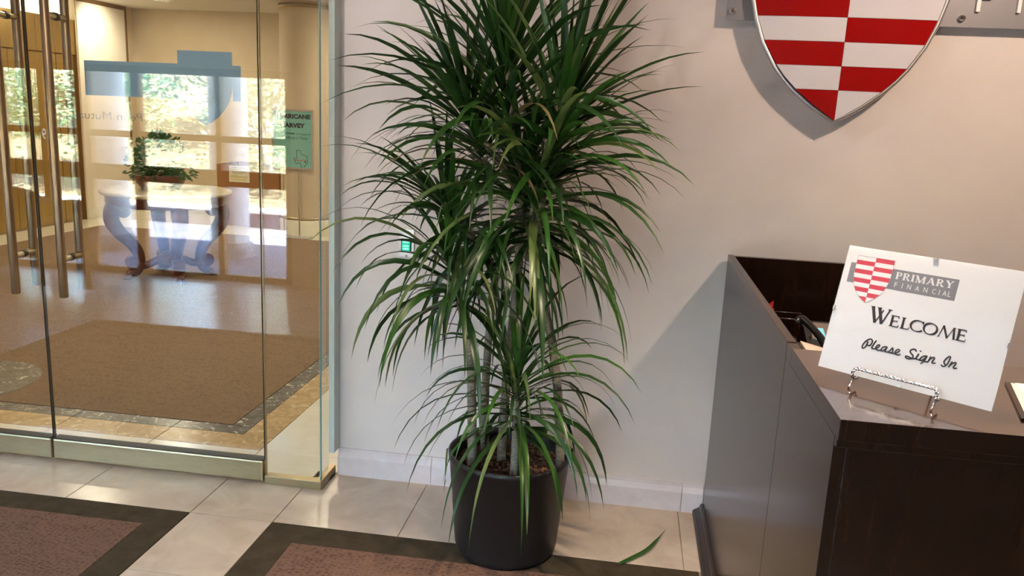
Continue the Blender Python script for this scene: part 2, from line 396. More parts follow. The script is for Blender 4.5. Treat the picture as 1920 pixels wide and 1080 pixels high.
# ---------------- floor: every stone is a piece of its own
TILE_MESH = {}
def slab(parent, x0, x1, y0, y1, mat, name='tile', g=.0013, z1=0, z0=-.012):
    c = Vector(((x0+x1)/2, (y0+y1)/2, z1))
    key = (round(x1-x0, 3), round(y1-y0, 3), mat.name)
    if key not in TILE_MESH:
        hx, hy = (x1-x0)/2-g, (y1-y0)/2-g; e = .0012; d = z0-z1
        vs = [(sx*hx, sy*hy, d) for sy in (-1, 1) for sx in (-1, 1)]+[(sx*hx, sy*hy, -e) for sy in (-1, 1) for sx in (-1, 1)]+[(sx*(hx-e), sy*(hy-e), 0) for sy in (-1, 1) for sx in (-1, 1)]
        fs = [(8, 9, 11, 10)]
        for b in (0, 4):
            fs += [(b, b+1, b+5, b+4), (b+1, b+3, b+7, b+5), (b+3, b+2, b+6, b+7), (b+2, b, b+4, b+6)]
        me = bpy.data.meshes.new(name); me.from_pydata(vs, [], fs); me.materials.append(mat); TILE_MESH[key] = me
    o = bpy.data.objects.new(name, TILE_MESH[key]); COL.objects.link(o); o.parent = parent
    o.location = c-ORG[parent.name]; return o
floor = struct('floor', MB().box(-6.65, 3.5, YB-.15, 3.33, -.06, -.010), M['grout'])
ex = [-3.63, -3.118, -2.60, -2.084, -1.566, -1.236, -.75, -.235, .29, .81, 1.33, 1.85, 2.37, 2.89, 3.41]
for i in range(len(ex)-1): slab(floor, ex[i], ex[i+1], 2.712, 3.10 if ex[i+1] < -1.2 else YW, M['tile'])
ys = [2.712, 2.306, 1.90, 1.494, 1.088, .90]
for i in range(5): slab(floor, -1.566, -1.236, ys[i+1], ys[i], M['tile'])
gx = [-6.65+.5*i for i in range(21)]; gx[-1] = 3.5
for i in range(20):
    for y0, y1 in ((YB, -.08), (-.08, .41), (.41, .90)): slab(floor, gx[i], gx[i+1], y0, y1, M['tile'])
for i in range(6):
    for j in range(4): slab(floor, -6.65+.5*i, -6.15+.5*i if i < 5 else -3.63, .9+.53*j, 1.43+.53*j, M['tile'])
for i in range(6):
    for j in range(3): slab(floor, .345+.5*i, .845+.5*i, .9+.604*j, 1.504+.604*j, M['tile'])
def entrance_mat(x0, x1, y0, y1, bw, label):
    t = thing('entrance_mat', label, 'mat', ((x0+x1)/2, (y0+y1)/2, 0))
    b = MB(); z0, z1 = -.009, .001
    b.box(x0, x1, y1-bw, y1, z0, z1).box(x0, x1, y0, y0+bw, z0, z1).box(x0, x0+bw, y0+bw, y1-bw, z0, z1).box(x1-bw, x1, y0+bw, y1-bw, z0, z1)
    b.build('border', M['matborder'], t)
    MB().box(x0+bw, x1-bw, y0+bw, y1-bw, z0, .003).build('woven_field', M['matweave'], t)
entrance_mat(-3.62, -1.568, .905, 2.710, .120, 'brown woven entrance mat with dark border, in front of the glass doors')
entrance_mat(-1.234, .340, .905, 2.710, .131, 'brown woven entrance mat with dark border, under the plant pot and beside the desk')

# ---------------- stone baseboard along the front wall, in pieces
bb = thing('baseboard_front', None, None, (-.4, YW-.01, 0), kind='structure')
bx = [-1.143, -.735, .30, .384]
prof = [(.0, 0), (-.020, 0), (-.020, .082), (-.016, .090), (-.010, .104), (-.008, .119), (0, .119)]
for i in range(3):
    x0, x1 = bx[i]+.001, bx[i+1]-.001
    b = MB(); n = len(prof)
    b.add([(x, YW-.0005+p, z) for x in (x0, x1) for p, z in prof], [tuple(range(n)), tuple(range(2*n-1, n-1, -1))]+[(j, (j+1) % n, (j+1) % n+n, j+n) for j in range(n)])
    b.build('stone_piece', M['basestone'], bb)

# ================================================================== LOBBY
struct('wall_lobby_right', MB().box(-.9, -.75, YW+.15, 10.565, 0, ZL), M['lobbywall'])
struct('wall_lobby_back', MB().box(-6.8, -.75, 10.565, 10.7, 0, ZL), M['lobbywall'])
wl = MB().box(-6.8, -6.65, YG, 7.9, 0, ZL).box(-6.8, -6.65, 9.40, 10.565, 0, ZL).box(-6.8, -6.65, 7.9, 9.4, 2.64, ZL)
wlo = struct('wall_lobby_left', wl, M['lobbywall'])
MB().box(-6.65, -6.635, 9.41, 10.37, .125, 2.60, .002).build('stone_panel', M['lobbystone'], wlo)
MB().box(-6.65, -6.625, 10.37, 10.40, .125, ZL).build('bronze_strip', M['golddark'], wlo)
MB().box(-6.65, -6.625, 9.41, 10.37, 2.60, ZL).build('bronze_strip', M['golddark'], wlo)
struct('ceiling_lobby', MB().box(-6.8, -.75, YG+.16, 10.7, ZL, ZL+.2), M['plaster'])
for nm, b in (('baseboard_lobby_left', MB().box(-6.65, -6.62, 9.40, 10.56, 0, .125, .004)), ('baseboard_lobby_back', MB().box(-6.62, -.9, 10.53, 10.565, 0, .125, .004)),
              ('baseboard_lobby_left', MB().box(-6.65, -6.62, 3.2, 7.9, 0, .125, .004))):
    struct(nm, b, M['marble'])
el = thing('door_3', None, None, (-6.7, 8.65, 0), kind='structure')      # gilded lift doors in the lobby wall
for a, b in ((7.9, 8.30), (8.305, 9.065), (9.075, 9.40)): MB().box(-6.74, -6.69, a, b, .0, 1.97, .003).build('gold_panel', M['gold'], el)
MB().box(-6.795, -6.745, 7.9, 9.4, 0, 2.375).build('back_panel', M['golddark'], el)  # hidden backing, added to block cove light leaking through the panel gap
for a, b in ((7.9, 8.72), (8.725, 9.03), (9.035, 9.40)): MB().box(-6.70, -6.66, a, b, 1.975, 2.375, .003).build('gold_header_panel', M['gold'], el)
MB().box(-6.74, -6.65, 9.385, 9.40, 0, 2.375).build('gold_jamb', M['golddark'], el)
cv = MB().box(-6.79, -6.74, 7.9, 9.4, 2.38, 2.64).build('cove_light', M['cove'])
tag(cv, 'bright cove light strip above the gold lift doors in the lobby', 'light')
fl = struct('floor_lobby', MB().box(-6.8, -.9, 3.33, 10.565, -.06, -.010).box(-6.8, -6.65, 7.9, 9.4, -.010, -.001), M['grout'])
X3 = [-6.65, -6.1, -5.6, -5.1, -4.6, -4.1, -3.6, -3.1, -2.6, -2.084, -1.565]
for i in range(10):
    slab(fl, X3[i], X3[i+1], 3.10, 3.32, M['marble'])
    slab(fl, X3[i], X3[i+1], 3.32, 3.475, M['tan'])
    if i < 9: slab(fl, X3[i], X3[i+1], 3.475, 3.57, M['grey'])
slab(fl, -2.084, -1.72, 3.475, 3.57, M['grey']); 
Y3 = [3.57, 3.98, 4.4, 4.9, 5.4, 5.9, 6.4, 6.9, 7.4, 7.9, 8.4, 8.98]
for i in range(11):
    slab(fl, -1.82, -1.72, Y3[i], Y3[i+1], M['grey'])
    slab(fl, -1.72, -1.565, Y3[i] if i else 3.475, Y3[i+1], M['tan'])
for y0, y1 in ((3.10, 3.32), (3.32, 4.3), (4.3, 5.3), (5.3, 6.3), (6.3, 7.3), (7.3, 8.98)): slab(fl, -1.565, -1.15 if y0 < 3.2 else -.9, y0, y1, M['marble'])
for i in range(11): slab(fl, -6.65+.5*i if i < 11 else 0, -6.15+.5*i if i < 10 else -.9, 9.0, 10.565, M['marble'])
for i in range(10): slab(fl, -6.65, -6.2, 3.57+.543*i, 3.57+.543*(i+1), M['marble'])
ring = MB().lathe([(.0001, .0045), (.35, .0045), (.352, 0), (.352, -.008)], -3.45, 3.80, 40, smooth=False)
ring.build('inlay_disc', M['grey'], fl)
cp = MB().box(-6.2, -1.82, 3.57, 9.0, -.009, .003).build('carpet', M['carpet'])
tag(cp, 'tan ribbed carpet filling the lobby floor inside a dark marble border', 'carpet')
def column(name, cx, cy, r, h, mat, base=True):
    t = thing(name, None, None, (cx, cy, 0), kind='structure')
    MB().lathe([(r, .22), (r, h)], cx, cy, 48).build('shaft', mat, t)
    MB().lathe([(r, h-.075), (r+.012, h-.075), (r+.012, h-.03), (r, h-.03)], cx, cy, 48).build('brass_ring', M['brass'], t)
    MB().lathe([(r, .195), (r+.010, .195), (r+.010, .225), (r, .225)], cx, cy, 48).build('brass_ring', M['brass'], t)
    MB().lathe([(r+.02, 0), (r+.02, .185), (r+.006, .197)], cx, cy, 48).build('marble_base', M['marble'], t)
column('column', -3.80, 9.45, .30, ZL, M['lobbywall'])

# ---------------- glass front
def leafdoor(name, x0, x1, hx):
    d = thing(name, None, None, ((x0+x1)/2, YG, 0), kind='structure')
    MB().box(x0+.002, x1-.002, YG-.006, YG+.006, .10, 2.26).build('glass_pane', M['glass'], d)
    e = MB()
    for x in (x0, x1-.002): e.box(x, x+.002, YG-.006, YG+.006, .10, 2.26)
    e.build('edge_seal', M['edgedark'], d)
    MB().box(x0+.001, x1-.001, YG-.022, YG+.022, .008, .102, .008).build('bottom_rail', M['brass'], d)
    MB().box(x0+.003, x1-.003, YG-.0225, YG+.0225, .1005, .1045).build('gasket', M['black'], d)
    MB().box(x0+.001, x1-.001, YG-.022, YG+.022, 2.20, 2.29, .006).build('top_rail', M['brass'], d)
    for s, xx in ((-1, hx), (1, hx-.034)):
        y = YG+s*.080; r = .0165
        h = MB().tube([(xx, y, .742), (xx, y, .744), (xx, y, 1.96), (xx, y, 1.962)], [r*.93, r, r, r*.93], 20).build('pull_handle', M['bronze'], d)
    for z in (.892, 1.826):
        MB().tube([(hx-.0, YG-.080, z), (hx-.017, YG, z), (hx-.034, YG+.080, z)], .0125, 16).build('standoff', M['brass'], h)
        MB().tube([(hx-.0145, YG-.011, z), (hx-.0195, YG+.011, z)], .0150, 16).build('collar', M['black'], h)
    return d
door2 = leafdoor('door_2', -2.352, -1.404, -2.205)
door1 = leafdoor('door_1', -3.292, -2.356, -2.416)
sl = thing('window_1', None, None, (-1.28, YG, 0), kind='structure')        # fixed sidelight that turns the corner
MB().box(-1.398, XC-.0022, YG-.006, YG+.006, .034, 2.30).build('glass_pane', M['glass'], sl)
MB().box(-1.4, -1.398, YG-.006, YG+.006, .034, 2.30).build('polished_edge', M['brass'], sl)
MB().box(XC-.012, XC, YG+.008, YW-.070, .034, 2.30).build('glass_pane', M['glass'], sl)
MB().box(XC-.0022, XC+.0, YG-.007, YG+.007, .034, 2.30).build('polished_edge', M['edge'], sl)
MB().box(-1.400, XC+.006, YG-.020, YG+.020, 0, .036, .002).box(XC-.022, XC+.006, YG+.020, YW-.001, 0, .036, .002).build('base_rail', M['brass'], sl)

# decals on the right-hand leaf, facing the lobby and so read from behind here
def fdoor(u, v, d): return Vector((u, YG+.0066+d, v))
dm = MB()
dm.prism([(-2.118, 1.669), (-1.731, 1.671), (-1.731, 1.54), (-2.118, 1.538)], fdoor, 0, .0004)
hp = [(-.110, 1.720), (.110, 1.720), (.110, 1.60), (.106, 1.567), (.096, 1.538), (.078, 1.508), (.052, 1.479), (.026, 1.459), (0, 1.445),
      (-.026, 1.459), (-.052, 1.479), (-.078, 1.508), (-.096, 1.538), (-.106, 1.567), (-.110, 1.60)]
dm.prism([(-1.621+a, b) for a, b in hp], fdoor, 0, .0004)
dm.prism([(-1.511, 1.671), (-1.477, 1.671), (-1.480, 1.541), (-1.511, 1.541)], fdoor, 0, .0004)
dm.build('logo_decal', M['frost'], door2)
tm = MB(); textmesh(tm, 'Penn Mutual', -2.165, -1.885, 1.447, 1.478, fdoor, 0, .0004, mirror=True); tm.build('lettering', M['vinyl'], door2)
tm = MB(); textmesh(tm, '1', -2.292, -2.280, 1.358, 1.400, fdoor, 0, .0004, mirror=True)
textmesh(tm, '9', -2.318, -2.298, 1.358, 1.400, fdoor, 0, .0004, mirror=True); tm.build('lettering', M['vinylwhite'], door2)

# ================================================================== OUTDOORS (seen mirrored in the glass)
struct('floor_terrace', MB().box(-14, 5, -3.66, YB-.15, -.2, -.02), M['outpave'])
pw = thing('wall_terrace', None, None, (-4.5, -3.78, 0), kind='structure')
for i in range(13):
    MB().box(-13.9+1.45*i, -12.46+1.45*i, -3.90, -3.66, -.2, .17, .004).build('concrete_panel', M['outwall'], pw)
    MB().box(-13.9+1.45*i, -12.46+1.45*i, -3.92, -3.62, .17, .205, .004).build('coping', M['outcol'], pw)
struct('ceiling_canopy', MB().box(-14, 5, -2.05, YB-.15, 2.88, 3.05), M['outcol'])
for cx, cy, r in ((-3.98, -1.82, .185), (-5.32, -1.82, .215)):
    t = thing('column', None, None, (cx, cy, 0), kind='structure')
    MB().lathe([(r, .12), (r, 2.88)], cx, cy, 40).build('shaft', M['outcol'], t)
    MB().lathe([(r+.05, -.02), (r+.05, .06), (r+.02, .12), (r, .13)], cx, cy, 40).build('base', M['outwall'], t)
bk = MB(); nx, ny = 40, 16
for j in range(ny+1):
    for i in range(nx+1):
        y = -3.9-10*j/ny; bk.v.append(Vector((-22+30*i/nx, y, .10+.012*j*j+rnd.uniform(-.05, .05))))
for j in range(ny):
    for i in range(nx):
        a = j*(nx+1)+i; bk.f.append([a, a+1, a+nx+2, a+nx+1]); bk.mi.append(0); bk.sm.append(True)
bk.build('terrain_bank', M['bank'], kind='structure')
def crown_mb(seed, rx, ry, z0, z1, n, size):
    r = random.Random(seed); b = MB()
    cl = [(r.gauss(0, .45)*rx, r.gauss(0, .45)*ry, r.uniform(z0, z1), r.uniform(.25, .55)) for _ in range(34)]
    for _ in range(n):
        c = r.choice(cl); p = Vector((c[0]+r.gauss(0, c[3]*.6), c[1]+r.gauss(0, c[3]*.6), c[2]+r.gauss(0, c[3]*.55)))
        p.x = max(-1.12, min(1.12, p.x)) if abs(p.x) < 2 else r.uniform(-1, 1); p.y = max(-1.1, min(1.1, p.y)); p = p+Vector((r.gauss(0, .03), r.gauss(0, .03), 0))
        if p.z < .05: p.z = .05+r.random()*.2
        d = Vector((r.gauss(0, 1), r.gauss(0, 1), r.gauss(0, .7))).normalized(); s = d.orthogonal().normalized()
        L = size*r.uniform(.6, 1.3)
        b.add([p, p+d*L*.5+s*L*.28, p+d*L-Vector((0, 0, L*.15)), p+d*L*.5-s*L*.28], [(0, 1, 2, 3)])
    return b
def trunk_mb(seed, h):
    r = random.Random(seed); b = MB()
    p = [Vector((0, 0, -.3))]
    for k in range(7): p.append(p[-1]+Vector((r.uniform(-.12, .12), r.uniform(-.1, .1), h/6)))
    b.tube(p, [.075-.008*k for k in range(8)], 8)
    for k in range(2, 8):
        for q in range(2):
            d = Vector((r.uniform(-1, 1), r.uniform(-1, 1), r.uniform(.3, 1))).normalized()
            b.tube([p[k], p[k]+d*.4, p[k]+d*.8+Vector((0, 0, .15))], [.03, .02, .008], 6)
    return b
protos = []
for k in range(3):
    protos.append((crown_mb(20+k, 1.25, 1.0, .15, 3.6, 4600, .105), trunk_mb(40+k, 3.2)))
TLAB = ['green broadleaf tree in sunlight beyond the low terrace wall', 'yellow-green tree in sunlight beyond the low terrace wall', 'deep green tree in sunlight beyond the low terrace wall']
made = {}
tx = [(-13.0+2.55*i, -5.65-.2*(i % 2), [1, 0, 2, 1, 0, 1, 2][i]) for i in range(7)]+[(-11.7+2.55*i, -8.5-.2*(i % 2), [0, 1, 1, 0, 1, 0][i]) for i in range(6)]
for i, (x, y, k) in enumerate(tx):
    t = thing('tree', TLAB[k], 'tree', (x, y, .12+(.3 if y < -7 else .05)), group=['green', 'yellow-green', 'deep green'][k]+' trees beyond the terrace wall')
    t.rotation_euler = (0, 0, rnd.choice((0, 3.14))+rnd.uniform(-.15, .15)); s = rnd.uniform(.9, 1.0); t.scale = (s, s, s*rnd.uniform(.9, 1.15))
    if k not in made:
        a = protos[k][0].build('crown', M['tree%d' % k], None); a.parent = t
        b = protos[k][1].build('trunk', M['trunk'], None); b.parent = t
        made[k] = (a, b)
    else:
        for src in made[k]:
            c = src.copy(); COL.objects.link(c); c.parent = t

# settee by the windows (its camel back shows mirrored at far left)
st = thing('settee', 'dark camelback settee by the windows, mirrored in the left glass door', 'settee', (-5.35, -.12, 0))
top = crom([(-6.25, .50), (-6.1, .62), (-5.7, .60), (-5.3, .71), (-4.95, .62), (-4.7, .63), (-4.52, .50)], 6)
poly = [(-6.25, .28)]+[(p.x, p.y) for p in top]+[(-4.52, .28)]
MB().prism(poly, lambda u, v, d: Vector((u, -.46+d+(v-.28)*-.12, v)), 0, .12).build('backrest', M['settee'], st)
MB().box(-6.2, -4.56, -.36, .22, .24, .43, .03).build('seat', M['settee'], st)
for x in (-6.25, -4.60): MB().box(x, x+.08, -.36, .20, .22, .56, .02).build('armrest', M['settee'], st)
for x in (-6.2, -4.6):
    for y in (-.38, .16): MB().tube([(x, y, 0), (x+.01, y, .12), (x+.01, y, .24)], [.016, .02, .028], 10).build('leg', M['tablewood'], st)
# ================================================================== RECEPTION DESK
dk = thing('reception_desk', 'dark glossy wooden reception desk with raised counter, in the right foreground', 'desk', (.385, 1.40, 0))
DX = 2.6
MB().box(.385, .4065, 1.9075, 3.155, .0, 1.063, .0015).build('side_panel', M['wood'], dk)
MB().box(.385, .4065, 1.424, 1.9055, .0, 1.0254, .0005).build('side_panel', M['wood'], dk)
MB().box(.4067, DX, 1.424, 1.440, 0, 1.0085, .001).build('front_panel', M['wood'], dk)
MB().box(.385, .4065, 1.8505, 1.9055, 1.0258, 1.0615).build('filler_strip', M['wood'], dk)
ct = MB().box(.385, DX, 1.402, 1.850, 1.0255, 1.063, .0008)
ct.mi = [1 if all(ct.v[i].z > 1.0625 for i in f) else 0 for f in ct.f]
ct.build('counter_top', [M['wood'], M['woodtop']], dk)
MB().box(.4068, DX-.004, 1.424, 1.849, 1.009, 1.025, .001).box(.3855, DX-.004, 1.410, 1.4238, 1.009, 1.025, .001).build('counter_moulding', M['wood'], dk)
MB().box(.407, DX, 1.830, 1.848, .756, 1.0085).build('inner_panel', M['wood'], dk)
MB().box(.4067, .99, 3.130, 3.155, 0, 1.0605, .001).build('back_panel', M['wood'], dk)
MB().box(DX, DX+.022, 1.402, 3.155, 0, 1.063, .001).build('side_panel', M['wood'], dk)
MB().box(.4067, .99, 1.849, 3.130, .730, .756, .002).build('work_surface', M['wood'], dk)
MB().box(.965, .985, 1.86, 3.128, 0, .729).build('side_panel', M['wood'], dk)
q = MB(); qp = [(.3848, 0), (.347, 0), (.347, .010), (.353, .018), (.362, .022), (.372, .030), (.3758, .042), (.3848, .046)]
n = len(qp); q.add([(x, y, z+.0015) for y in (1.40, 3.157) for x, z in qp], [tuple(range(n)), tuple(range(2*n-1, n-1, -1))]+[(j, (j+1) % n, (j+1) % n+n, j+n) for j in range(n)])
q.build('base_trim', M['wood'], dk)

# ---------------- logo in card units, shared by the card and the wall sign
SHW = [(0, 0), (.0028, .0046), (.0055, .0087), (.0111, .0158), (.0154, .0201), (.0198, .0237), (.028, .0287), (.0364, .0320), (.045, .0342), (.055, .0354), (.07, .0357), (.0896, .0357)]
def hw(v):
    for i in range(len(SHW)-1):
        a, b = SHW[i], SHW[i+1]
        if v <= b[0]: return a[1]+(b[1]-a[1])*(v-a[0])/(b[0]-a[0])
    return .0357
ROWS = [0, .0111]+[.0111+.00872*k for k in range(1, 10)]
def field(side, k):
    a, b = ROWS[k], ROWS[k+1]
    ks = sorted(set([a, b]+[v for v, _ in SHW if a+.0007 < v < b-.0007]+[a+(b-a)*t for t in (.33, .66)]))
    return ks, [hw(v) for v in ks]
SERIF = {   # strokes on a unit cap height: (points, widths)
 'P': (.62, [([(.14, 0), (.14, 1)], .19), ([(.14, .96), (.36, .96), (.50, .88), (.53, .73), (.48, .58), (.34, .50), (.14, .50)], [.08, .08, .14, .19, .14, .08, .08]), ([(0, .03), (.30, .03)], .06), ([(0, .97), (.14, .97)], .06)]),
 'R': (.74, [([(.14, 0), (.14, 1)], .19), ([(.14, .96), (.36, .96), (.50, .88), (.53, .74), (.48, .60), (.34, .52), (.14, .52)], [.08, .08, .14, .19, .14, .08, .08]), ([(.34, .52), (.58, .05), (.74, .03)], [.10, .18, .06]), ([(0, .03), (.28, .03)], .06), ([(0, .97), (.14, .97)], .06)]),
 'I': (.30, [([(.15, 0), (.15, 1)], .19), ([(0, .03), (.30, .03)], .06), ([(0, .97), (.30, .97)], .06)]),
 'M': (1.0, [([(.14, 0), (.14, 1)], .07), ([(.12, 1), (.50, 0)], .19), ([(.50, .05), (.84, 1)], .08), ([(.86, 0), (.86, 1)], .19), ([(0, .03), (.27, .03)], .06), ([(.71, .03), (1, .03)], .06), ([(0, .97), (.15, .97)], .06), ([(.84, .97), (1, .97)], .06)]),
 'A': (.86, [([(.13, 0), (.42, 1)], .08), ([(.41, 1), (.72, 0)], .19), ([(.22, .34), (.60, .34)], .07), ([(0, .03), (.26, .03)], .06), ([(.57, .03), (.86, .03)], .06)]),
 'Y': (.80, [([(.13, 1), (.40, .48)], .18), ([(.68, 1), (.41, .48)], .08), ([(.41, 0), (.41, .5)], .19), ([(.26, .03), (.56, .03)], .06), ([(0, .97), (.28, .97)], .06), ([(.54, .97), (.80, .97)], .06)]),
 'E': (.60, [([(.14, 0), (.14, 1)], .15), ([(.14, .965), (.55, .965)], .07), ([(.53, 1), (.53, .80)], .05), ([(.14, .52), (.46, .52)], .07), ([(.46, .62), (.46, .42)], .05), ([(.14, .035), (.58, .035)], .07), ([(.57, 0), (.60, .22)], .05), ([(.02, .03), (.14, .03)], .06), ([(.02, .97), (.14, .97)], .06)]),
 'L': (.58, [([(.14, 0), (.14, 1)], .15), ([(.14, .035), (.54, .035)], .07), ([(.53, 0), (.58, .24)], .05), ([(.02, .03), (.14, .03)], .06), ([(.02, .97), (.28, .97)], .06)]),
 'W': (1.40, [([(.13, 1), (.47, 0)], .17), ([(.47, .03), (.83, .88)], .07), ([(.55, 1), (.89, 0)], .17), ([(.89, .03), (1.24, 1)], .08), ([(0, .975), (.28, .975)], .05), ([(.42, .975), (.70, .975)], .05), ([(1.10, .975), (1.38, .975)], .05)]),
}
def ring_pts(a0, a1, n, cx, cy, rx, ry, thick, thin, tilt=.0):
    P = []; Wd = []
    for i in range(n+1):
        a = a0+(a1-a0)*i/n; P.append((cx+rx*math.cos(a), cy+ry*math.sin(a))); Wd.append(thin+(thick-thin)*abs(math.cos(a+tilt))**1.3)
    return P, Wd
SERIF['O'] = (1.0, [ring_pts(0, 2*math.pi, 28, .5, .5, .44, .47, .15, .06, .35)])
SERIF['C'] = (.84, [ring_pts(.75, 2*math.pi-.72, 22, .5, .5, .44, .47, .15, .06, .3), ([(.815, .98), (.80, .74)], .06)])
def serif_word(mb, s, u0, u1, v0, v1, fn, d0, d1, gap=.10, caps=1.0):
    adv = [SERIF[c][0]*(caps if i == 0 else 1) for i, c in enumerate(s)]
    tot = sum(adv)+gap*(len(s)-1); h = v1-v0; k = (u1-u0)/tot; x = 0
    for i, c in enumerate(s):
        hh = h*(caps if i == 0 else 1); kk = k*(caps if i == 0 else 1)
        for pts, w in SERIF[c][1]:
            sc = (kk+hh)/2*1.12
            ww = [q*sc for q in w] if isinstance(w, list) else w*sc
            mb.stroke([(u0+x*k+p[0]*kk, v0+p[1]*hh) for p in pts], ww, fn, d0, d1)
        x += adv[i]+gap

# ---------------- WELCOME card on its easel
r1 = Vector((.77901169, -.62700941, 0)); r2 = Vector((.17853955, .22182187, .95860247)); nn = Vector((-.60105276, -.74676252, .28474781))
cc = Vector((.5424, 1.5795, 1.2029))
def card(u, v, d): return cc+r1*u+r2*v+nn*d
def rect(u0, u1, v0, v1): return [(u0, v0), (u1, v0), (u1, v1), (u0, v1)]
sg = thing('welcome_sign', 'white welcome card in a clear clip frame, leaning on an easel on the counter', 'sign', card(0, -.124, 0))
HW, HH = .158, .1239
MB().prism(rect(-HW, HW, -HH, HH), card, -.004, -.0004).build('backing_card', M['card'], sg)
g = MB(); g.prism(rect(-HW, HW, -HH, HH), card, .0010, .0026); g.build('clear_cover', M['cover'], sg)
b = MB(); b.prism(rect(-.1460, -.10, .0520, .0915), card, -.0004, -.0002); b.prism(rect(-.10, .0550, .0520, .0915), card, -.0004, -.0002); b.build('printed_banner', M['pgrey'], sg)
def logo_fields(fn, red, white, parent, d0, d1, names=('printed_field', 'printed_field'), bulge=0.0, gap=0.0):
    NU = 8
    for side in (-1, 1):
        for k in range(10):
            isred = (k % 2 == 0) == (side < 0)
            ks, ws = field(side, k); mb = MB(); vs = []
            for v, w in zip(ks, ws):
                for i in range(NU+1):
                    t = i/NU; w2 = max(w-.0003, .00002); u = side*(gap+(w2-gap)*t if w2 > gap else w2*t)
                    vv = v+(gap if v == ks[0] and k else 0)-(gap if v == ks[-1] else 0)
                    rr = min(1, abs(u)/.0362); vvn = (vv-.05)/.05
                    vs.append(fn(-.1+u, .0174+vv, d1+bulge*(1-rr*rr)*(1-.5*vvn*vvn)))
            m = len(ks); nb = len(vs)
            fs = []
            for j in range(m-1):
                for i in range(NU):
                    a = j*(NU+1)+i; fs.append((a, a+1, a+NU+2, a+NU+1) if side > 0 else (a+1, a, a+NU+1, a+NU+2))
            mb.add(vs, fs, 0, True)
            edge = [i for i in range(NU+1)]+[j*(NU+1)+NU for j in range(1, m)]+[(m-1)*(NU+1)+i for i in range(NU-1, -1, -1)]+[j*(NU+1) for j in range(m-2, 0, -1)]
            L = len(edge); dn = (fn(0, 0, 1)-fn(0, 0, 0))*(d1-d0)
            mb.add([mb.v[e].copy() for e in edge]+[mb.v[e]-dn for e in edge], [(i, (i+1) % L, L+(i+1) % L, L+i) for i in range(L)])
            mb.build(names[0], red if isred else white, parent)
logo_fields(card, M['pred'], M['pwhite'], sg, -.0003, .0000)
ol = MB(); path = [(-.1-w, .0174+v) for v, w in SHW[::-1]]+[(-.1+w, .0174+v) for v, w in SHW[1:]]
ol.stroke(path+[path[0]], .0005, card, .0, .0002); ol.build('shield_outline', M['txtgrey'], sg)
b = MB(); serif_word(b, 'PRIMARY', -.0560, .0478, .0735, .0865, card, 0, .0002, gap=.10); b.build('lettering', M['pwhite'], sg)
b = MB()
FU = [-.0545, -.0405, -.0308, -.0160, -.0010, .0142, .0262, .0325, .0420]; FW = [.0050, .0012, .0070, .0074, .0070, .0066, .0012, .0074, .0050]
for ch, u, w in zip('FINANCIAL', FU, FW): textmesh(b, ch, u, u+w, .0577, .0672, card, 0, .0002)
b.build('lettering', M['pwhite'], sg)
b = MB()
serif_word(b, 'W', -.0862, -.0445, -.0165, .0140, card, 0, .0003)
serif_word(b, 'E', -.0460, -.0285, -.0165, .0046, card, 0, .0003); serif_word(b, 'L', -.0252, -.0090, -.0165, .0046, card, 0, .0003)
serif_word(b, 'C', -.0088, .0150, -.0168, .0048, card, 0, .0003); serif_word(b, 'O', .0150, .0412, -.0170, .0048, card, 0, .0003)
for pts, w in (([(.0440, -.0165), (.0492, .0046)], .0014), ([(.0490, .0050), (.0590, -.0165)], .0036), ([(.0590, -.0150), (.0672, .0046)], .0015), ([(.0668, .0046), (.0702, -.0165)], .0036), ([(.0415, -.0161), (.0462, -.0161)], .001), ([(.0676, -.0161), (.0728, -.0161)], .001), ([(.0668, .0042), (.0702, .0042)], .001)):
    b.stroke(pts, w, card, 0, .0003)
serif_word(b, 'E', .0725, .0895, -.0165, .0046, card, 0, .0003)
b.build('lettering', M['ink'], sg)
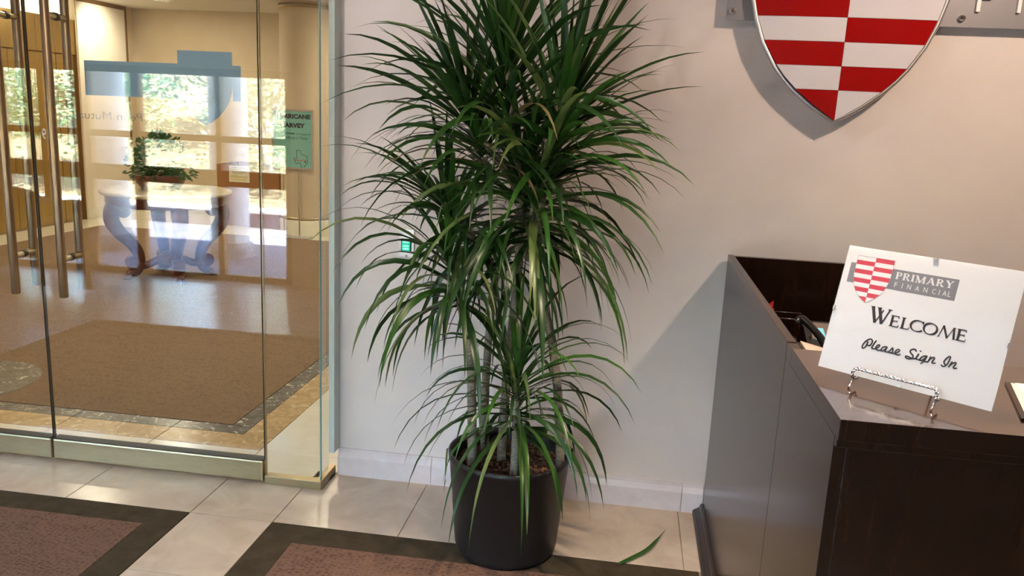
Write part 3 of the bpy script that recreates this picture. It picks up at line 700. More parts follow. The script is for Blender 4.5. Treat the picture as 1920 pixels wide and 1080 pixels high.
SCRIPT_STROKES=[[(-75.2,-55.1),(-75.8,-60.0),(-77.4,-65.4),(-80.3,-69.0),(-83.0,-68.2),(-83.3,-63.3),(-80.6,-56.7),(-76.2,-51.2),(-71.5,-48.6),(-67.9,-50.2),(-66.9,-53.4),(-68.1,-58.2),(-70.7,-61.3),(-74.4,-61.7)],[(-60.7,-49.5),(-63.0,-55.5),(-64.7,-61.8),(-65.3,-64.4),(-63.2,-65.9),(-59.6,-65.0),(-55.4,-62.5),(-52.3,-57.8),(-52.8,-56.0),(-55.5,-56.6),(-57.8,-60.6),(-57.3,-64.4),(-54.5,-66.2),(-50.2,-65.9),(-47.5,-63.8)],[(-38.5,-56.4),(-42.1,-56.8),(-45.8,-59.2),(-47.5,-63.5),(-46.5,-65.7),(-43.4,-65.0),(-40.5,-61.3),(-37.9,-56.8)],[(-37.9,-56.8),(-39.9,-63.6),(-39.5,-65.5),(-36.1,-65.6),(-33.6,-64.5),(-30.4,-60.3),(-28.0,-55.4),(-26.5,-59.4),(-26.3,-63.7),(-28.7,-65.2),(-31.8,-66.0)],[(-28.7,-65.2),(-24.4,-65.6),(-21.9,-64.5),(-17.1,-61.4),(-14.8,-58.0),(-16.2,-55.9),(-19.2,-57.1),(-21.7,-61.6),(-20.9,-64.8),(-17.7,-66.4),(-14.2,-65.8),(-12.0,-64.5)],[(14.1,-52.0),(12.7,-49.4),(8.8,-49.2),(4.9,-51.6),(4.1,-55.0),(6.5,-57.9),(9.8,-60.0),(11.4,-63.1),(10.3,-66.3),(6.4,-68.5),(1.4,-68.5),(-1.6,-66.4),(-0.6,-64.7),(3.3,-64.9),(8.6,-66.2),(13.0,-66.2),(15.6,-65.6),(18.1,-60.3),(19.7,-55.8)],[(19.3,-56.5),(17.2,-63.4),(18.9,-65.9),(22.2,-65.9),(24.5,-63.9)],[(20.9,-49.6),(21.9,-50.2)],[(34.4,-56.2),(29.3,-57.2),(25.3,-60.8),(23.7,-65.3),(25.1,-66.6),(28.6,-65.2),(32.2,-60.2),(34.5,-56.5)],[(34.3,-56.8),(32.5,-63.6),(30.0,-68.9),(27.3,-72.1)],[(32.7,-66.7),(37.4,-66.1),(38.7,-64.9)],[(40.8,-55.8),(39.2,-62.5),(38.3,-66.5)],[(38.9,-63.4),(42.4,-58.2),(46.0,-55.6),(47.7,-56.9),(46.4,-61.2),(45.2,-65.0),(47.6,-66.1),(51.0,-64.9)],[(61.7,-65.6),(64.3,-67.5),(67.6,-66.3),(70.7,-61.9),(72.6,-54.6),(73.1,-48.2),(70.5,-48.3),(66.9,-52.6),(64.6,-58.3),(66.2,-62.5),(68.5,-63.6)],[(77.6,-56.1),(75.8,-61.7),(74.3,-66.0)],[(75.6,-62.9),(79.6,-57.9),(83.2,-55.8),(84.3,-57.2),(82.7,-62.2),(81.9,-65.2),(84.2,-66.5),(87.5,-65.1)]]
b = MB()
for s in SCRIPT_STROKES:
    p = crom([(u/1000, v/1000) for u, v in s], 4); b.stroke([(q.x, q.y) for q in p], .0027, card, 0, .0003)
    for e in (p[0], p[-1]): b.prism([(e.x+.00122*math.cos(a*.785), e.y+.00122*math.sin(a*.785)) for a in range(8)], card, 0, .0003)
b.build('lettering', M['ink'], sg)
for u, v, hz in ((.006, HH, 1), (-HW, -.003, 0), (HW, -.006, 0), (.0005, -HH, 1)):
    a = .004 if hz else .0016; c = .0022 if hz else .004
    uu = u-(.0022*(1 if u > 0 else -1) if not hz else 0); vv = v-(.002*(1 if v > 0 else -1) if hz else 0)
    MB().prism(rect(uu-a, uu+a, vv-c, vv+c), card, -.005, .0038).build('clip', M['silver'], sg)
# easel
es = thing('easel', 'small chrome twisted-wire easel holding the welcome card on the counter', 'easel', (.50, 1.53, 1.063))
base = []
ru0, ru1, rv = -.0835, .0700, -.1098
path = crom([(ru0+.001, -.1268), (ru0-.0005, -.118), (ru0+.004, rv)], 9)[:-1]+[Vector((ru0+.004+(ru1-ru0-.008)*i/120, rv)) for i in range(121)]+crom([(ru1-.004, rv), (ru1+.0005, -.118), (ru1-.001, -.1268)], 9)[1:]
for s in (0, math.pi):
    pts = []
    L = 0
    for i, p in enumerate(path):
        if i: L += (p-path[i-1]).length
        a = L/.0075*math.pi+s
        t = (path[min(i+1, len(path)-1)]-path[max(i-1, 0)]).normalized(); q = Vector((-t.y, t.x))
        pts.append(card(p.x+q.x*.0018*math.cos(a), p.y+q.y*.0018*math.cos(a), .010+.0018*math.sin(a)))
    MB().tube(crom(pts, 2), .0019, 8).build('twisted_ledge', M['chrome'], es)
for u in (ru0+.001, ru1-.001):
    a = card(u, -.1268, .010); bpt = card(u, -.1275, -.012); ft = Vector((a.x-.012*.6, a.y-.012*.75, 1.0648)); rear = card(u*.55, -.02, -.0100)
    MB().tube(crom([a, card(u, -.130, .004), bpt], 5), .0021, 8).build('hook', M['chrome'], es)
    MB().tube(crom([card(u, -.1275, .006), ft+(a-ft)*.35-nn*.004, ft], 5), .0021, 8).build('front_foot', M['chrome'], es)
    MB().tube(crom([bpt, card(u*.8, -.07, -.0085), rear, card(0, .055, -.0085)], 6), .0019, 8).build('back_wire', M['chrome'], es)
p0 = card(0, .055, -.0090); p1 = Vector((.640, 1.700, 1.0648))
MB().tube([p0, (p0+p1)/2+Vector((.012, .012, 0)), p1], .0021, 8).build('rear_leg', M['chrome'], es)

# ---------------- things on and in the desk
cb = thing('clipboard', 'dark clipboard with loose white sheets lying on the counter at right edge', 'clipboard', (.86, 1.60, 1.063))
def lie(cx, cy, ang):
    ca, sa = math.cos(ang), math.sin(ang)
    return lambda u, v, d: Vector((cx+u*ca-v*sa, cy+u*sa+v*ca, d))
L0 = lie(.862, 1.605, -.28)
MB().prism(rect(-.115, .115, -.16, .075), lambda u, v, d: L0(u, v, d), 1.0634, 1.0672).build('board', M['wood'], cb)
for k, (du, dv, da) in enumerate([(0.004, -.002, .0), (.020, .004, .10), (.03, .01, .2)]):
    Lk = lie(.857+du, 1.605+dv, -.28+da)
    MB().prism(rect(-.106, .105, -.15, .070), Lk, 1.0674+.0012*k, 1.0684+.0012*k).build('sheet', M['paper'] if k else M['pink'], cb)
ph = thing('desk_phone', 'black desk phone with lit blue screen, half hidden behind the welcome card', 'phone', (.72, 2.86, .756))
P0 = Vector((.60, 2.86, .80))
bdy = MB(); sv = [(.625, 2.75, .757), (.83, 2.75, .757), (.83, 2.97, .757), (.625, 2.97, .757), (.635, 2.76, .800), (.82, 2.76, .800), (.82, 2.945, .880), (.635, 2.945, .880)]
bdy.add(sv, [(0, 3, 2, 1), (4, 5, 6, 7), (0, 1, 5, 4), (1, 2, 6, 5), (2, 3, 7, 6), (3, 0, 4, 7)]); bdy.build('body', M['phone'], ph)
def phf(u, v, d):      # face of the phone, raked towards the visitor side
    return Vector((.66+u, 2.85+v*.42, .838+v*.91+d*.0))+Vector((0, -.91, .42))*d
MB().prism(rect(-.005, .14, -.012, .058), phf, -.012, 0).build('display_hood', M['phonegrey'], ph)
MB().prism([(.0085, -.004), (.045, -.004), (.030, .040), (.002, .040)], phf, 0, .0015).build('screen', M['screen'], ph)
hs = crom([(.592, 2.800, .905), (.603, 2.795, .918), (.622, 2.770, .906), (.645, 2.735, .884), (.662, 2.70, .862), (.676, 2.675, .842)], 5)
MB().tube(hs, [.012+.006*abs(1-2*i/(len(hs)-1))**2 for i in range(len(hs))], 14).build('handset', M['phone'], ph)
MB().box(.64, .69, 2.68, 2.76, .757, .835, .004).build('cradle', M['phone'], ph)
np_ = thing('note_block', 'buff paper pad standing tilted inside the desk by the phone', 'notepad', (.60, 2.62, .756))
pv = [(.575, 2.655, .878), (.586, 2.60, .862), (.650, 2.59, .858), (.640, 2.64, .866)]
b = MB(); b.add([Vector(p) for p in pv]+[Vector((p[0], p[1], .757)) for p in pv], [(0, 1, 2, 3), (7, 6, 5, 4), (0, 4, 5, 1), (1, 5, 6, 2), (2, 6, 7, 3), (3, 7, 4, 0)]); b.build('page_block', M['pink'], np_)
b = MB(); b.add([Vector((p[0]-.004, p[1]-.002, p[2]-.004)) for p in (pv[0], pv[1])]+[Vector((pv[1][0]-.004, pv[1][1], .757)), Vector((pv[0][0]-.004, pv[0][1], .757))]+[Vector((p[0]-.012, p[1]-.002, p[2]-.004)) for p in (pv[0], pv[1])]+[Vector((pv[1][0]-.012, pv[1][1], .757)), Vector((pv[0][0]-.012, pv[0][1], .757))],
      [(0, 1, 2, 3), (7, 6, 5, 4), (0, 4, 5, 1), (1, 5, 6, 2), (2, 6, 7, 3), (3, 7, 4, 0)]); b.build('cover', M['phone'], np_)
cu = thing('pen_cup', 'small black cup standing inside the desk next to the left panel', 'cup', (.545, 2.70, .756))
MB().lathe([(.0001, .0), (.026, 0), (.028, .118), (.025, .118), (.023, .01), (.0001, .01)], .545, 2.70, 20, z0=.757).build('cup', M['phone'], cu)
MB().tube([(.545, 2.70, .77), (.549, 2.70, .884)], .005, 8).build('pen', M['paper'], cu)
wr = thing('wire_rack', 'thin chrome wire rack inside the desk, behind the phone', 'rack', (.60, 2.9, .756))
for y in (2.985, 3.09):
    MB().tube([(.50, y, .757), (.50, y, .8725), (.66, y, .8725), (.66, y, .757)], .0013, 6).build('wire', M['chrome'], wr)
    MB().tube([(.572, y, .757), (.572, y, .8725)], .0010, 6).build('wire', M['chrome'], wr)
for x, z in ((.50, .8725), (.66, .8725), (.50, .79), (.66, .79)): MB().tube([(x, 2.985, z), (x, 3.09, z)], .0013, 6).build('wire', M['chrome'], wr)
rb = thing('red_ribbon', 'pointed red ribbon just showing above the desk side panel', 'ribbon', (.52, 3.0, .756))
MB().tube([(.520, 3.0, .757), (.520, 3.0, .895)], .004, 8).build('stem', M['golddark'], rb)
for tip, w in (((.540, 2.99, .934), .010), ((.545, 2.985, .905), .008), ((.505, 2.995, .915), .008)):
    t = Vector(tip); bs = Vector((.520, 3.0, .885)); d = (t-bs); s = Vector((d.z, 0, -d.x)).normalized()*w; e = Vector((0, .004, 0))
    MB().add([bs-s*.4-e, bs+s*.4-e, bs+d*.5+s-e*2, t, bs+d*.5-s-e*2, bs-s*.4+e, bs+s*.4+e, bs+d*.5+s+e, bs+d*.5-s+e],
             [(0, 1, 2, 4), (4, 2, 3), (6, 5, 8, 7), (7, 8, 3), (0, 4, 8, 5), (1, 6, 7, 2), (4, 3, 8), (2, 7, 3), (0, 5, 6, 1)]).build('loop', M['redplastic'], rb)

# ================================================================== WALL SIGN
ws = thing('wall_sign', 'large red and white checked shield on a grey plate, mounted high on the wall', 'sign', (.694, YW, 1.5715))
KL = 9.27
def wsf(y0):
    k = (y0-0)/3.11
    return lambda u, v, d: Vector((.694*k+(u+.1)*KL, y0-d, 1.55+(.0215)*k+(v-.0174)*KL))
F = wsf(3.11); Fp = lambda u, v, d: Vector((.694+(u+.1)*KL, 3.143-d, 1.572+(v-.0174)*KL))
MB().prism(rect(-.1432, .0550, .0530, .0918), Fp, 0, .006).build('banner_plate', M['plate'], ws)
MB().prism([(-.1-w*1.0, .0174+v) for v, w in SHW[::-1]]+[(-.1+w, .0174+v) for v, w in SHW[1:]], F, -.030, -.004).build('shield_body', M['silver'], ws)
rim = [(-.1-w-.0003, .0174+v) for v, w in SHW[::-1]]+[(-.1+w+.0003, .0174+v) for v, w in SHW[1:]]
pts = [F(u, v-.0004, 0) for u, v in rim]
MB().tube(pts, .0085, 10, closed=True).build('rim', M['silver'], ws)
logo_fields(F, M['red'], M['white'], ws, -.002, .002, names=('enamel_field', 'enamel_field'), bulge=.022, gap=.00006)
b = MB()
for ch, u, w in zip('FINANCIAL', FU, FW): textmesh(b, ch, u, u+w, .0577+.0008, .0672+.0008, Fp, .006, .016)
b.build('lettering', M['letterw'], ws)
b = MB(); serif_word(b, 'PRIMARY', -.0560, .0478, .0750, .0870, Fp, .006, .016); b.build('lettering', M['letterw'], ws)
for u, v in ((-.1411, .0562), (-.0588, .0562), (.0520, .0562), (-.1411, .0886), (-.0588, .0886), (.0520, .0886)):
    c = Fp(u, v, .0); MB().tube([(c.x, YW-.001, c.z), (c.x, 3.138, c.z), (c.x, 3.128, c.z), (c.x, 3.122, c.z)], [.009, .009, .012, .007], 14).build('standoff_screw', M['chrome'], ws)
for u, v in ((-.1, .045), (-.1, .09)):
    c = F(u, v, 0); MB().tube([(c.x, YW-.001, c.z), (c.x, 3.139, c.z)], .03, 14).build('mount', M['silver'], ws)

# exit button plate
pl = thing('exit_button', 'steel wall plate with lit green push button, behind the plant leaves', 'button', (-.86, YW, 1.017))
MB().box(-.893, -.831, YW-.008, YW-.0005, .962, 1.074, .002).build('plate', M['silver'], pl)
MB().box(-.884, -.842, YW-.011, YW-.007, .982, 1.037, .001).build('button_surround', M['phone'], pl)
MB().box(-.880, -.846, YW-.016, YW-.0105, .986, 1.031, .002).build('button', M['green'], pl)
for z in (.997, 1.008, 1.024): MB().box(-.875, -.851, YW-.0172, YW-.0158, z-.0032, z+.0032).build('button_marking', M['greenlit'], pl)
for z in (.968, 1.066): MB().tube([(-.862, YW-.0075, z), (-.862, YW-.0095, z)], .003, 10).build('screw', M['chrome'], pl)
# ================================================================== LOBBY THINGS
tb = thing('console_table', 'round dark carved table with scrolled legs and pale top, in the lobby behind the door', 'table', (-3.91, 6.61, .003))
TX, TY = -3.91, 6.61
MB().lathe([(.0001, .725), (.50, .725), (.528, .735), (.535, .748), (.528, .760), (.50, .766), (.0001, .766)], TX, TY, 48).build('table_top', M['tabletop'], tb)
MB().lathe([(.0001, .64), (.462, .64), (.475, .65), (.49, .66), (.49, .715), (.50, .725), (.0001, .725)], TX, TY, 48).build('apron', M['tablewood'], tb)
MB().lathe([(.0001, .10), (.09, .10), (.12, .14), (.09, .2), (.05, .23), (.0001, .24)], TX, TY, 20).build('hub', M['tablewood'], tb)
for a in (-2.47, -.84, .67, 2.30):
    ca, sa = math.cos(a), math.sin(a)
    def at(r, z, s=0): return (TX+r*ca-s*sa, TY+r*sa+s*ca, z)
    p = crom([at(.415, .645), at(.445, .57), at(.44, .49), at(.385, .40), at(.31, .32), at(.26, .24), at(.245, .165), at(.265, .10)], 5)
    lg = MB().tube(p, [.070-.030*i/(len(p)-1) for i in range(len(p))], 14).build('leg', M['tablewood'], tb)
    v = MB(); v.tube([at(.355, .585, -.045), at(.355, .585, .045)], .052, 18); v.tube([at(.355, .585, -.05), at(.355, .585, .05)], .024, 12); v.build('upper_scroll', M['tablewood'], lg)
    v = MB(); v.tube([at(.30, .145, -.045), at(.30, .145, .045)], .058, 18); v.tube([at(.30, .145, -.05), at(.30, .145, .05)], .026, 12); v.build('lower_scroll', M['tablewood'], lg)
    v = MB(); v.tube(crom([at(.24, .15), at(.28, .07), at(.32, .045), at(.355, .040)], 4), [.05, .05, .05, .048, .046, .045, .044, .042, .040, .038, .035, .032, .028], 12)
    for s in (-.03, 0, .03): v.tube([at(.32, .03, s), at(.365, .022, s*1.2), at(.385, .016, s*1.2)], [.02, .017, .011], 8)
    v.build('claw_foot', M['tablewood'], lg)
    MB().tube(crom([at(.05, .17), at(.12, .15), at(.19, .12), at(.25, .12)], 4), .036, 10).build('stretcher', M['tablewood'], lg)
pp = thing('potted_plant', 'dark bowl of green foliage on top of the carved lobby table', 'plant', (-3.98, 6.62, .766))
MB().lathe([(.0001, 0), (.15, 0), (.19, .05), (.215, .12), (.205, .125), (.19, .10), (.0001, .10)], -3.98, 6.62, 28, z0=.7665).build('bowl', M['tablewood'], pp)
b = MB(); r = random.Random(5)
for _ in range(1500):
    a = r.uniform(0, 6.28); e = r.uniform(-.1, 1.5); d = Vector((math.cos(a)*math.cos(e), math.sin(a)*math.cos(e), math.sin(e)*1.25))
    p = Vector((-3.98, 6.62, .89))+d*r.uniform(.03, .27); L = r.uniform(.03, .065); s = d.orthogonal().normalized()
    dd = (d+Vector((r.uniform(-.6, .6), r.uniform(-.6, .6), -.3))).normalized()
    b.add([p, p+dd*L*.5+s*.012, p+dd*L, p+dd*L*.5-s*.012], [(0, 1, 2, 3)])
fo = b.build('foliage', M['tree2'], pp); fo['kind'] = 'stuff'

bx_ = thing('donation_box', 'tall brown cardboard box standing open by the lobby column', 'box', (-4.66, 9.95, 0))
BX0, BX1, BY0, BY1, BH = -5.06, -4.255, 9.68, 10.25, .755
MB().box(BX0, BX1, BY0, BY0+.008, 0.004, BH).build('side', M['cardboard'], bx_); MB().box(BX0, BX1, BY1-.008, BY1, .004, BH).build('side', M['cardboard'], bx_)
MB().box(BX0, BX0+.008, BY0+.008, BY1-.008, .004, BH).build('side', M['cardboard'], bx_); MB().box(BX1-.008, BX1, BY0+.008, BY1-.008, .004, BH).build('side', M['cardboard'], bx_)
MB().box(BX0+.008, BX1-.008, BY0+.008, BY1-.008, .004, .012).build('bottom', M['cbin'], bx_)
nt_ = thing('notice_sheet', 'white notice with yellow highlighted lines, taped to the cardboard box', 'notice', (-4.77, BY0, .64))
def nf(u, v, d): return Vector((u, BY0-.001-d, v))
MB().prism(rect(-4.90, -4.635, .545, .745), nf, 0, .0012).build('sheet', M['paper'], nt_)
b = MB(); textmesh(b, 'ITEMS NEEDED', -4.86, -4.68, .713, .730, nf, .0013, .0018, bold=.01); b.build('lettering', M['txtgrey'], nt_)
b = MB()
for u1, v in ((-4.70, .694), (-4.79, .628), (-4.655, .602), (-4.67, .575)): b.prism(rect(-4.885, u1, v-.006, v+.006), nf, .0013, .0016)
b.build('highlighted_line', M['yellow'], nt_)
b = MB()
for u0, u1, v in ((-4.86, -4.70, .676), (-4.86, -4.67, .664), (-4.86, -4.72, .652), (-4.88, -4.66, .615)): b.prism(rect(u0, u1, v-.0022, v+.0022), nf, .0013, .0018)
b.build('printed_line', M['txtgrey'], nt_)

ps = thing('poster_stand', 'chrome floor stand holding a teal hurricane relief poster, before the lobby column', 'sign', (-3.84, 9.12, 0))
PU0, PU1, PV0, PV1 = -4.087, -3.592, .790, 1.463
def pf(u, v, d): return Vector((u, 9.125-d, v))
MB().prism(rect(PU0+.015, PU1-.015, PV0+.015, PV1-.015), pf, -.004, 0).build('poster', M['poster'], ps)
f = MB()
for a, b_, c, d in ((PU0, PU1, PV0, PV0+.02), (PU0, PU1, PV1-.02, PV1), (PU0, PU0+.02, PV0+.02, PV1-.02), (PU1-.02, PU1, PV0+.02, PV1-.02)): f.prism(rect(a, b_, c, d), pf, -.010, .008)
f.build('frame', M['chrome'], ps)
for x in (-3.955, -3.768): MB().tube([(x, 9.13, .012), (x, 9.13, PV0)], .0095, 12).build('leg', M['chrome'], ps)
MB().box(-4.06, -3.62, 9.02, 9.24, .0045, .014, .003).build('base_plate', M['silver'], ps)
PW = PU1-PU0; PH = PV1-PV0
def pu(a): return PU0+PW*a
def pv_(a): return PV1-PH*a
def ptext(s, a0, a1, b0, b1, mat, bold=0):
    mb = MB(); textmesh(mb, s, pu(a0), pu(a1), pv_(b1), pv_(b0), pf, .0002, .0012, bold=bold); mb.build('lettering', mat, ps)
ptext('HURRICANE', .09, .93, .075, .155, M['ink'], .05); ptext('HARVEY', .21, .80, .225, .305, M['ink'], .05)
ptext('Please', .065, .28, .380, .425, M['inkgreen']); ptext('Donate', .30, .55, .378, .415, M['inkgreen'], .03); ptext('to Support', .58, .94, .385, .430, M['inkgreen'])
ptext('Relief Efforts in Texas', .14, .86, .445, .495, M['inkgreen'])
TXP = [(.595, .68), (.690, .68), (.692, .735), (.72, .745), (.79, .76), (.835, .772), (.848, .83), (.86, .865), (.855, .895), (.80, .925), (.775, .955), (.772, .985), (.735, .985), (.71, .955), (.69, .915), (.665, .885), (.635, .882), (.615, .905), (.58, .90), (.56, .872), (.535, .845), (.515, .815), (.592, .815), (.595, .68)]
b = MB(); b.stroke([(pu(a), pv_(c)) for a, c in TXP], .007, pf, .0002, .0012); b.build('state_outline', M['inkgreen'], ps)
b = MB(); b.prism([(pu(.80)+.012*math.cos(i*1.257+(.3 if 1 else 0))*1.0, pv_(.872)+.012*math.sin(i*1.257+.3)) for i in range(5)], pf, .0002, .0012); b.build('star', M['inkgreen'], ps)
ptext('They are One', .545, .835, .825, .865, M['pred'], .02)
LS = .95
def plogo(u, v, d): return Vector((pu(.095)+(u+.1)*.80, 9.125-d, pv_(.955)+(v-.0174)*1.02))
for side in (-1, 1):
    for k in range(10):
        ks, wsd = field(side, k)
        poly = [(-.1, .0174+ks[0])]+[(-.1+side*w, .0174+v) for v, w in zip(ks, wsd)]+[(-.1, .0174+ks[-1])]
        if side < 0: poly = poly[::-1]
        MB().prism(poly, plogo, .0002, .0012).build('printed_field', M['pred'] if (k % 2 == 0) == (side < 0) else M['pwhite'], ps)
ptext('PRIMARY', .175, .32, .862, .885, M['pred']); ptext('FINANCIAL', .175, .32, .895, .912, M['pred'])

# ================================================================== DRAGON TREE
PX, PY = -.352, 2.735
pt = thing('potted_dracaena', 'tall multi-stemmed dragon tree with narrow green leaves in a black pot against the wall', 'plant', (PX, PY, 0))
pz = .0042
MB().lathe([(.0001, pz), (.172, pz), (.180, pz+.012), (.184, .03), (.2135, .352), (.2165, .354), (.2165, .374), (.2075, .374), (.2050, .350), (.198, .29), (.0001, .29)], PX, PY, 64).build('pot', M['pot'], pt)
s = MB(); nr, na = 9, 40; r = random.Random(3)
for i in range(nr+1):
    for j in range(na):
        a = 2*math.pi*j/na; R_ = .2015*i/nr; s.v.append(Vector((PX+R_*math.cos(a), PY+R_*math.sin(a), .322+r.uniform(-.006, .008))))
for i in range(nr):
    for j in range(na): s.f.append([i*na+j, (i+1)*na+j, (i+1)*na+(j+1) % na, i*na+(j+1) % na]); s.mi.append(0); s.sm.append(False)
s.build('soil', M['soil'], pt)
s = MB()
for _ in range(230):
    a = r.uniform(0, 6.28); q = .19*math.sqrt(r.random()); c = Vector((PX+q*math.cos(a), PY+q*math.sin(a), .330)); k = r.uniform(.004, .009); t = r.uniform(0, 3)
    e1 = Vector((math.cos(t), math.sin(t), r.uniform(-.3, .3)))*k; e2 = Vector((-math.sin(t), math.cos(t), r.uniform(-.3, .3)))*k*.6; e3 = Vector((0, 0, .003))
    s.add([c-e1-e2-e3, c+e1-e2-e3, c+e1+e2-e3, c-e1+e2-e3, c-e1-e2+e3, c+e1-e2+e3, c+e1+e2+e3, c-e1+e2+e3], [(4, 5, 6, 7), (0, 1, 5, 4), (1, 2, 6, 5), (2, 3, 7, 6), (3, 0, 4, 7)])
s.build('bark_chips', M['chip'], pt, kind='stuff')
def cane(pts, r0, r1_):
    p = crom(pts, 10); rr = [(r0+(r1_-r0)*i/(len(p)-1))*(1+.05*math.sin(i*2.1)) for i in range(len(p))]
    return MB().tube(p, rr, 12).build('cane', M['bark'], pt)
cane([(-.475, 2.68, .30), (-.482, 2.68, .50), (-.495, 2.67, .72), (-.53, 2.66, .90), (-.56, 2.65, 1.0)], .0175, .012)
cane([(-.455, 2.82, .30), (-.462, 2.82, .55), (-.455, 2.81, .80), (-.445, 2.80, 1.0), (-.52, 2.78, 1.12), (-.60, 2.76, 1.17)], .0160, .010)
cane([(-.318, 2.62, .30), (-.318, 2.62, .45), (-.322, 2.615, .58), (-.325, 2.61, .68)], .0155, .011)
cane([(-.385, 2.76, .30), (-.378, 2.76, .63), (-.362, 2.76, .90), (-.355, 2.76, 1.10), (-.365, 2.76, 1.32), (-.40, 2.75, 1.52), (-.425, 2.75, 1.72)], .0170, .012)
cane([(-.170, 2.75, .30), (-.178, 2.75, .45), (-.208, 2.75, .69), (-.250, 2.75, .88), (-.292, 2.75, 1.03), (-.300, 2.73, 1.10), (-.28, 2.71, 1.28), (-.27, 2.70, 1.45), (-.25, 2.70, 1.58)], .0165, .012)
cane([(-.300, 2.74, 1.055), (-.33, 2.735, 1.085), (-.322, 2.73, 1.16), (-.31, 2.72, 1.24), (-.305, 2.71, 1.32)], .012, .010)
cane([(-.358, 2.76, 1.08), (-.335, 2.77, 1.16), (-.33, 2.77, 1.25), (-.36, 2.77, 1.36)], .012, .010)
cane([(-.375, 2.76, 1.30), (-.43, 2.74, 1.38), (-.49, 2.72, 1.46), (-.52, 2.71, 1.54)], .012, .010)
LEAVES = []
def leaf(p0, d, L, w, droop, rg, mat):
    g = Vector((0, 0, -1)); K = 9
    pts = [Vector(p0)]; t = Vector(d).normalized(); dirs = [t.copy()]
    for i in range(K):
        s_ = (i+1)/K
        t = (t+g*(droop*s_*.42)).normalized()
        pts.append(pts[-1]+t*L/K); dirs.append(t.copy())
    side0 = Vector(d).cross(Vector((0, 0, 1)))
    if side0.length < .05: side0 = Vector((1, 0, 0))
    side0.normalize(); roll = rg.gauss(0, .55)
    mb = MB(); vs = []
    for i, (p, t) in enumerate(zip(pts, dirs)):
        s_ = i/K
        ww = w*(.55+1.3*s_ if s_ < .33 else .985*(1-((s_-.33)/.67)**1.6))/2
        sd = (side0-t*side0.dot(t)).normalized(); nm = sd.cross(t); a = roll*(.4+.9*s_)
        sd2 = sd*math.cos(a)+nm*math.sin(a); nm2 = sd2.cross(t)
        for k in (-1, 0, 1):
            q = p+sd2*ww*k-nm2*(ww*.28 if k == 0 else 0)
            if q.y > YW-.022: q.y = YW-.022-(.004 if k == 0 else 0)
            if (q.x-PX)**2+(q.y-PY)**2 < .222**2 and q.z < .40 and i > 3:      # hang over the pot, outside the rim
                v2 = Vector((q.x-PX, q.y-PY)); v2 = v2.normalized()*(.222+.003*(k+1)) if v2.length > .12 else v2
                q.x, q.y = PX+v2.x, PY+v2.y
                if v2.length < .2: q.z = max(q.z, .335)
            if q.z < .03 and mat != 'floor': q.z = .03
            vs.append(q)
    fs = []
    for i in range(K):
        for k in (0, 1):
            a = i*3+k; fs.append((a, a+1, a+4, a+3))
    mb.add(vs, fs, 0, True)
    for q in vs[1::3]:                       # the leaves are sparse in front of the wall button
        if -.90 < q.x < -.70 and .985 < q.z < 1.13 and rg.random() < .34: return
    LEAVES.append((L*w, mb, mat))
def head(seed, c0, c1, n, L, w, el, droop, azb=None, azs=3.14):
    """leaves spiralling out of a shoot from c0 to c1; el = (elevation of lowest, of topmost), azb/azs = preferred side"""
    rg = random.Random(seed); c0 = Vector(c0); c1 = Vector(c1); ax = (c1-c0).normalized()
    for i in range(n):
        s_ = (i+.5)/n
        az = i*2.39996+rg.uniform(-.3, .3)
        if azb is not None:
            az = azb+((az+math.pi) % (2*math.pi)-math.pi)*azs/math.pi
        e = math.radians(el[0]+(el[1]-el[0])*s_**1.15+rg.gauss(0, 9))
        e = min(e, math.radians(88))
        d = Vector((math.cos(az)*math.cos(e), math.sin(az)*math.cos(e), math.sin(e)))
        d = (d+Vector((ax.x, ax.y, 0))*.55*s_).normalized()
        # droop more for the old, low leaves
        dr = droop[0]+(droop[1]-droop[0])*s_+rg.uniform(-.12, .18)
        q = rg.random()
        mt = 'leaf0' if q < .58 else ('leaf1' if q < .87 else ('leaf2' if q < .975 or s_ > .6 else 'leaf3'))
        leaf(c0+(c1-c0)*s_+d*.006, d, L*rg.uniform(.72, 1.12), w*rg.uniform(.7, 1.15), max(.05, dr), rg, mt)
head(1, (-.415, 2.75, 1.46), (-.43, 2.75, 1.80), 108, .58, .0255, (20, 87), (.60, .06))
head(2, (-.275, 2.70, 1.36), (-.215, 2.70, 1.62), 88, .47, .0250, (16, 80), (.55, .05), azb=0, azs=2.8)
head(3, (-.465, 2.72, 1.34), (-.545, 2.705, 1.56), 74, .47, .0225, (10, 74), (.90, .15), azb=math.pi, azs=2.7)
head(4, (-.345, 2.77, 1.16), (-.37, 2.77, 1.40), 84, .52, .0245, (5, 68), (1.0, .30))
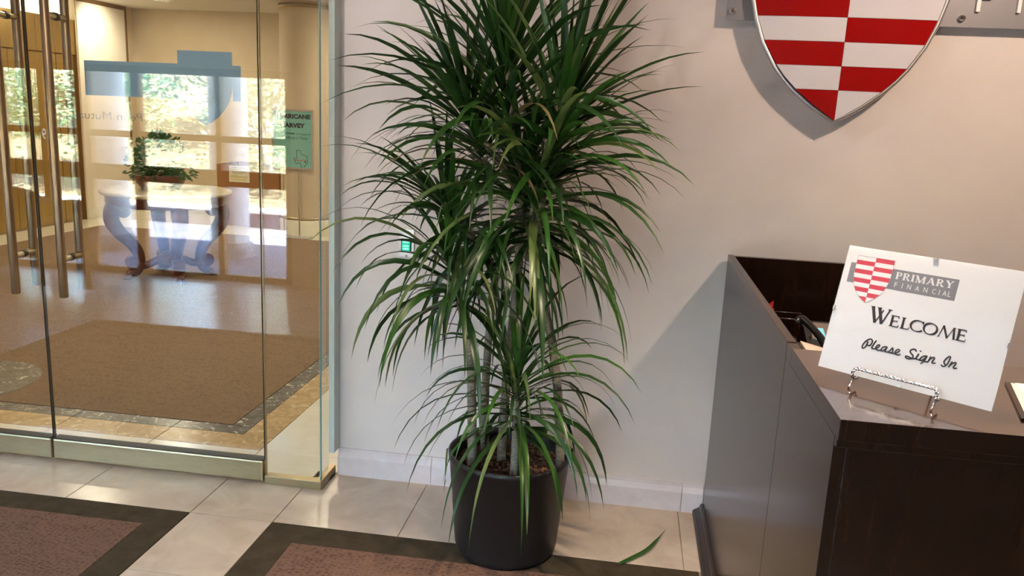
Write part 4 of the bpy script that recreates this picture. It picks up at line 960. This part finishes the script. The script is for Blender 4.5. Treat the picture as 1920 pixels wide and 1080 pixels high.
head(5, (-.315, 2.72, 1.12), (-.295, 2.70, 1.36), 104, .53, .0250, (-8, 62), (1.25, .45), azb=0, azs=2.8)
head(6, (-.52, 2.775, 1.10), (-.615, 2.755, 1.22), 76, .46, .0230, (-8, 60), (1.05, .35), azb=math.pi, azs=2.6)
head(7, (-.535, 2.66, .90), (-.575, 2.645, 1.06), 70, .49, .0230, (-8, 62), (1.55, .75), azb=math.pi*1.1, azs=2.7)
head(8, (-.320, 2.615, .50), (-.326, 2.605, .72), 88, .46, .0210, (-5, 68), (1.45, .65), azb=-.5, azs=2.95)
head(9, (-.36, 2.755, 1.00), (-.355, 2.76, 1.16), 22, .44, .0225, (-30, 10), (1.6, 1.2))
LEAVES.sort(key=lambda t: -t[0])
for a, mb, mt in LEAVES[:300]: mb.build('leaf', M[mt], pt)
rest = MB()
mats = ['leaf0', 'leaf1', 'leaf2', 'leaf3']
for a, mb, mt in LEAVES[300:]:
    b0 = len(rest.v); rest.v += mb.v; rest.f += [[i+b0 for i in q] for q in mb.f]; rest.mi += [mats.index(mt)]*len(mb.f); rest.sm += mb.sm
rest.build('leaves', [M[k] for k in mats], pt, kind='stuff')
# fallen leaf
fl_ = MB(); P = crom([(.060, 2.690, .007), (.105, 2.735, .010), (.160, 2.800, .013), (.200, 2.88, .016), (.232, 2.955, .020)], 4); vs = []
for i, p in enumerate(P):
    s_ = i/(len(P)-1); ww = .0075*(1-abs(2*s_-.75)**2*.6)*(1 if s_ < .7 else (1-s_)/.3+.02); t = (P[min(i+1, len(P)-1)]-P[max(i-1, 0)]).normalized(); sd = Vector((-t.y, t.x, .35)).normalized()
    for k in (-1, 0, 1): vs.append(p+sd*ww*k-Vector((0, 0, .002 if k == 0 else 0)))
fs = [(i*3+k, i*3+k+1, i*3+k+4, i*3+k+3) for i in range(len(P)-1) for k in (0, 1)]
fl_.add(vs, fs, 0, True)
tag(fl_.build('fallen_leaf', M['leaf1'], org=(.15, 2.8, .003)), 'single fallen green leaf lying on the mat edge and tiles right of the pot', 'leaf')
